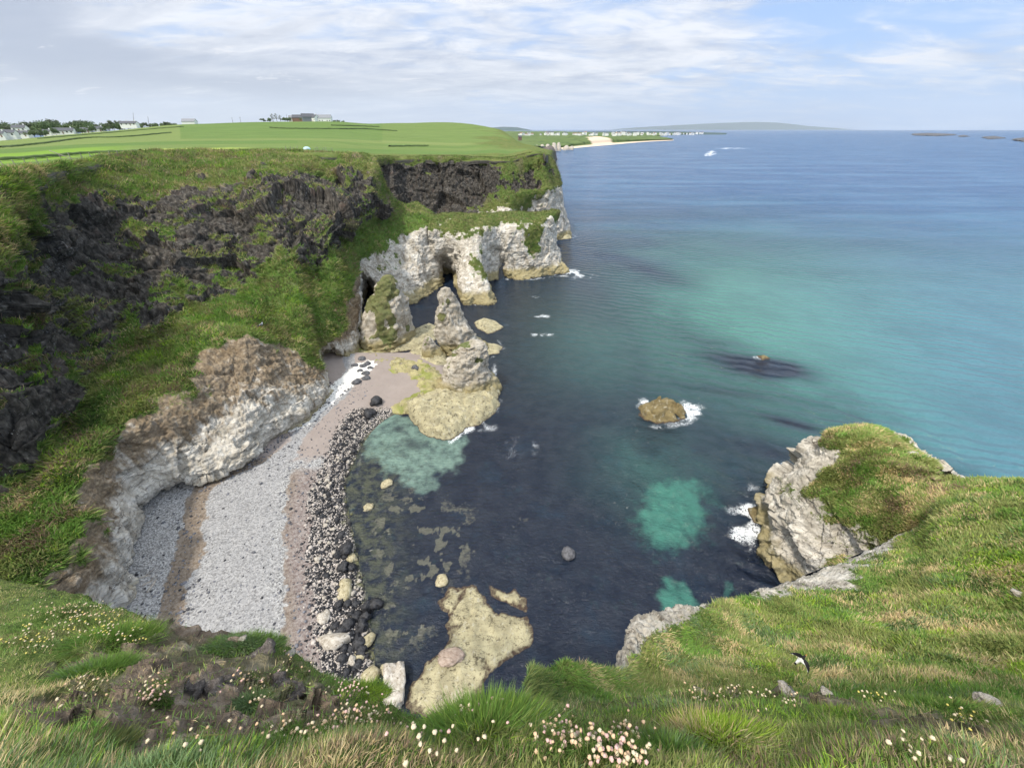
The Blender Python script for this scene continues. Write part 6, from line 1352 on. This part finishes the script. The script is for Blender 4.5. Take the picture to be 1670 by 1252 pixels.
for k in range(85):
    u = RNG.uniform(-20, 285); vb = np.interp(u, [-20, 0, 60, 120, 190, 240, 285], [222, 219, 216, 214, 209.5, 206.5, 204.5]); back = RNG.random() < .5
    t = np.interp(u, [0, 280], [410, 480]) + (25 if back else 0) + RNG.uniform(-8, 20); s = np.interp(u, [0, 150, 200, 285], [1.05, .95, .65, .42]) * RNG.uniform(.75, 1.15)
    tree(TREES[k % 4], D(u, vb + (0 if back else RNG.uniform(0, 3)) + .8, t) + [0, 0, -.5], s, RNG.uniform(0, 6), 'dark leafy tree in the shelter belt behind the left hamlet', 'trees behind the left hamlet')
for (u, v, t) in [(57, 223.5, 352), (66, 223, 356), (75, 222.5, 360), (92, 220, 376), (128, 218, 390), (135, 217.5, 392), (152, 216.5, 400), (172, 215, 410), (50, 221, 372)]:
    tree(TREES[int(u) % 4], D(u, v, t) + [0, 0, -.3], .55 * RNG.uniform(.8, 1.2), u, 'small bushy tree standing between the hamlet houses', 'trees between the hamlet houses')
for (u, v, t, s) in [(430, 199.5, 545, .5), (440, 199, 545, .55), (446, 198.8, 548, .9), (452, 198.8, 548, .95), (458, 198.6, 550, .85), (465, 198.5, 552, .6), (472, 198.3, 555, .6), (497, 198.5, 552, .8), (508, 198, 560, .7), (545, 200.5, 560, .45), (552, 201, 560, .4), (560, 201.5, 560, .35)]:
    tree(BARE if s > .84 else TREES[int(u) % 4], D(u, v, t) + [0, 0, -.5], s, u, 'thin wind-bent tree on the hill crest by the farm' if s > .84 else 'low scrubby tree on the hill crest by the farm', 'thin trees by the hilltop farm' if s > .84 else 'scrubby trees by the hilltop farm')
pole_m = flat('dark pole', (.10, .09, .08), .9, .2)
for (u, vt, vb, t, lab) in [(217, 184, 208, 440, 'tall thin mast leaning above the skyline trees'), (241, 190, 206, 450, 'shorter thin mast right of the tall one'), (442, 188, 199, 545, 'utility pole left of the crest trees'), (467, 187, 198.5, 555, 'utility pole behind the crest trees'), (522, 191, 200, 550, 'utility pole rising behind the farmhouse'), (378, 192, 201, 520, 'utility pole alone on the field skyline, left one'), (391, 191, 201, 520, 'utility pole alone on the field skyline, right one')]:
    a, b = Vector(D(u + 2, vb, t)), Vector(D(u, vt, t)); V, Fq = [], []; add_tube(V, Fq, [a - Vector((0, 0, 1)), a.lerp(b, .5), b], [.22, .18, .12], 6)
    if 'utility' in lab: add_tube(V, Fq, [a.lerp(b, .9) + Vector((-1.1, 0, 0)), a.lerp(b, .9) + Vector((1.1, 0, 0))], [.09, .09], 5)
    f4, f3 = clean_faces(Fq); tag(centred('utility_pole', V, f4, f3, pole_m), lab, 'pole')
# field hedges and banks
def hedge(pts, hgt, label, mat):
    uv = np.array(pts, float); uv = crm(uv, params([22] * (len(uv) - 1))); c = np.array([field(u, v) for u, v in uv]); kr = np.ones(7) / 7; cpad = np.pad(c, ((3, 3), (0, 0)), 'edge'); c = np.stack([np.convolve(cpad[:, q], kr, 'valid') for q in range(3)], 1); d = np.gradient(c, axis=0); d[:, 2] = 0; d /= np.linalg.norm(d, axis=1, keepdims=True); s = np.stack([-d[:, 1], d[:, 0], d[:, 2]], 1)
    th = np.linspace(0, np.pi, 9); A = c[:, None] + s[:, None] * (np.cos(th) * hgt * .9)[None, :, None] + np.array([0, 0, 1.]) * (np.sin(th) * hgt)[None, :, None] + np.array([0, 0, .15])
    A = A + (fbm(A, .5, 4) * hgt * .35)[..., None]; o = centred('field_hedge', A.reshape(-1, 3), grid_faces(*A.shape[:2]), None, mat); tag(o, label, 'hedge', 'hedges across the pasture')
hm_ = flat('hedge leaves', (.07, .105, .035), .9, .4, .8)
hedge([(60, 226), (130, 220), (190, 215), (260, 209), (300, 206)], 0.65, 'dark bank climbing the left field towards the skyline', hm_)
hedge([(440, 208), (480, 209.5), (520, 210), (560, 210), (600, 210), (650, 213.5)], 0.98, 'long dark hedge below the hilltop farm', hm_)
hedge([(540, 204), (575, 204.8), (620, 206.3)], 0.91, 'short dark hedge right of the long white farm building', hm_)
hedge([(0, 240.5), (60, 235), (110, 228), (150, 224), (200, 223), (280, 216)], 0.78, 'dark field bank curving behind the bright left field', hm_)
hedge([(0, 262), (60, 257.5), (110, 253.5), (160, 250), (230, 247.5)], 0.59, 'low dark bank along the near edge of the left field', hm_)
hedge([(636, 238.5), (655, 238.3), (676, 238), (700, 238)], 0.72, 'short broken hedge in the pasture above the basalt wall', hm_)

# --- the far town
CA = SHEETS['coast'][0]; cu_, cv_, ct_ = to_px(CA)
th_ = []
for k, (hh, ww, ro, wl) in enumerate([(6, 10, 'slate', 'render'), (9, 14, 'slate', 'render'), (7, 18, 'greyroof', 'render'), (6, 12, 'brickred', 'render')]):
    V, Fq = [], []; box_mb(V, Fq, (0, 0, -6), ww, 9, hh + 6); o = len(V); V += [(-ww / 2 - .3, -4.8, hh), (-ww / 2 - .3, 4.8, hh), (-ww / 2 - .3, 0, hh + 3.5), (ww / 2 + .3, -4.8, hh), (ww / 2 + .3, 4.8, hh), (ww / 2 + .3, 0, hh + 3.5)]
    q = [(o, o + 3, o + 5, o + 2), (o + 1, o + 2, o + 5, o + 4)]; me = mesh_np('house', np.array(V), np.array(Fq + q), np.array([[o, o + 2, o + 1], [o + 3, o + 4, o + 5]]), False)
    me.materials.append(M[wl]); me.materials.append(M[ro]); mi = np.zeros(len(me.polygons), np.int32); mi[len(Fq):len(Fq) + 2] = 1; me.polygons.foreach_set('material_index', mi); th_.append(me)
for k in range(150):
    u = RNG.uniform(846, 1150) if RNG.random() < .8 else RNG.uniform(985, 1110); vv = np.interp(u, [846, 900, 1000, 1060, 1110, 1150], [222, 220.5, 219.6, 219.3, 218.8, 217.6]) + RNG.normal(0, .9)
    t = np.interp(u, [846, 1000, 1080, 1150], [2050, 2500, 3000, 3700]) * RNG.uniform(.94, 1.06); p = D(u, vv, t); o = link('house', th_[RNG.integers(4)], None, None, Vector(p)); s = RNG.uniform(.7, 1.25); o.scale = (s, s, s); o.rotation_euler = (0, 0, RNG.uniform(-.7, .7))
    tag(o, 'tiny pale house in the distant seaside town', 'house', 'houses of the distant seaside town')
house(D(848, 227, 900), 7, 6, 4.5, .3, 'lone red-brown house on the green shore before the town', 'house', 'brickred', 'slate')
# chalk pillars at the near end of the sand beach
for k, (u, vb, vt, w) in enumerate([(884, 243, 236.5, 8), (893, 243.5, 236, 9), (903, 244, 233.5, 9), (911, 244, 233.5, 7), (876, 242, 237.5, 8), (924, 242.6, 238.5, 9), (932, 242, 239.5, 7)]):
    t = 900 + k * 10; a, b = D(u, vb, t), D(u, vt, t); R = w / 2 / F * t; V = []; n2_ = 14
    for i in range(9):
        for j in range(n2_): an = 2 * math.pi * j / n2_; q = a + (b - a) * i / 8; rr = R * (1.15 - .55 * (i / 8)) * (1 + .25 * math.sin(3 * an + k) * math.cos(2 * an)); V.append((q[0] + rr * math.cos(an), q[1] + rr * math.sin(an), q[2] - (3 if i == 0 else 0)))
    V.append(tuple(b + [0, 0, R * .2])); Fq = [(i * n2_ + j, i * n2_ + (j + 1) % n2_, (i + 1) * n2_ + (j + 1) % n2_, (i + 1) * n2_ + j) for i in range(8) for j in range(n2_)]
    V = np.array(V); V = V + (fbm(V, .15, 4) * R * .35)[:, None]
    tag(centred('chalk_pillar', V, np.array(Fq), np.array([(8 * n2_ + j, 8 * n2_ + (j + 1) % n2_, 9 * n2_) for j in range(n2_)]), M['pale_stone']), 'pale chalk pillar at the near end of the sand beach', 'rock pillar', 'chalk pillars by the sand beach')
mound('dark_headland', [(893, 255), (904, 256.5), (907, 260.5), (904, 264), (892, 268), (880, 262)], 0.0, 21, 4.0, M['brown_stone'], 'small dark cliff point beyond the basalt headland', 'headland', 2.0, 3.0, 2.0)

# --- boat and skerries
bt = P(1158, 253, 0); root = empty('motor_boat', Vector(bt), math.radians(200)); tag(root, 'small white motor boat turning in its own wake', 'boat')
V = []; secs = [(-3.2, 1.15, 0.0), (-1.5, 1.25, 0.0), (.5, 1.2, .05), (2.0, .85, .2), (3.0, .35, .4), (3.5, .03, .55)]
for x, w, k in secs:
    for (y, z) in ((-w, .95 + k * .4), (-w * .85, .35), (0, -.25 + k), (w * .85, .35), (w, .95 + k * .4)): V.append((x, y, z))
Fq = [(i * 5 + j, i * 5 + j + 1, i * 5 + j + 6, i * 5 + j + 5) for i in range(len(secs) - 1) for j in range(4)] + [(i * 5 + 4, i * 5, i * 5 + 5, i * 5 + 9) for i in range(len(secs) - 1)] + [(0, 4, 3, 1)]
link('hull', mesh_np('hull', np.array(V), np.array(Fq), np.array([[1, 3, 2]]), False), M['render'], root)
V, Fq = [], []; box_mb(V, Fq, (-.3, 0, .96), 1.8, 1.5, 1.3); link('cabin', mesh_np('cabin', np.array(V), np.array(Fq), None, False), M['render'], root)
V, Fq = [], []; box_mb(V, Fq, (-3.45, 0, .2), .4, .5, 1.1); link('outboard_motor', mesh_np('outboard_motor', np.array(V), np.array(Fq), None, False), M['glass'], root)
for (poly, h, lab) in [([(1486, 219.6), (1510, 218.5), (1530, 219), (1560, 220.8), (1530, 222.3), (1490, 221.3)], 9, 'longest low grey skerry near the horizon'), ([(1562, 222), (1575, 221.3), (1582, 223.2), (1565, 223.8)], 5, 'tiny skerry right of the longest one'),
        ([(1600, 224.5), (1622, 222.8), (1640, 226), (1612, 227.5)], 6, 'small skerry between the tiny one and the picture edge'), ([(1648, 228.5), (1680, 226.5), (1740, 228), (1700, 233), (1665, 231.5)], 9, 'grey skerry at the right picture edge')]:
    mound('rock_skerry', poly, 0.0, h, 12.0, M['grey_stone'], lab, 'skerry', 9.0, 8.0, 2.0, 'skerries on the horizon')

# --- sea air
def haze(density):
    V, Fq = [], []; box_mb(V, Fq, (0, 0, -9), 110000, 110000, 2600); me = mesh_np('haze', np.array(V), np.array(Fq), None, False)
    m = bpy.data.materials.new('sea air'); m.use_nodes = True; t = NT(m.node_tree); t.n.clear(); v = t.new('ShaderNodeVolumePrincipled'); v.inputs['Color'].default_value = (.82, .90, 1.0, 1); v.inputs['Density'].default_value = density; v.inputs['Anisotropy'].default_value = 0.2
    o = t.new('ShaderNodeOutputMaterial'); t.l.new(v.outputs[0], o.inputs['Volume']); tag(link('haze', me, m), 'thin sea haze over land and water', kind='stuff')
haze(0.5 / 30000)
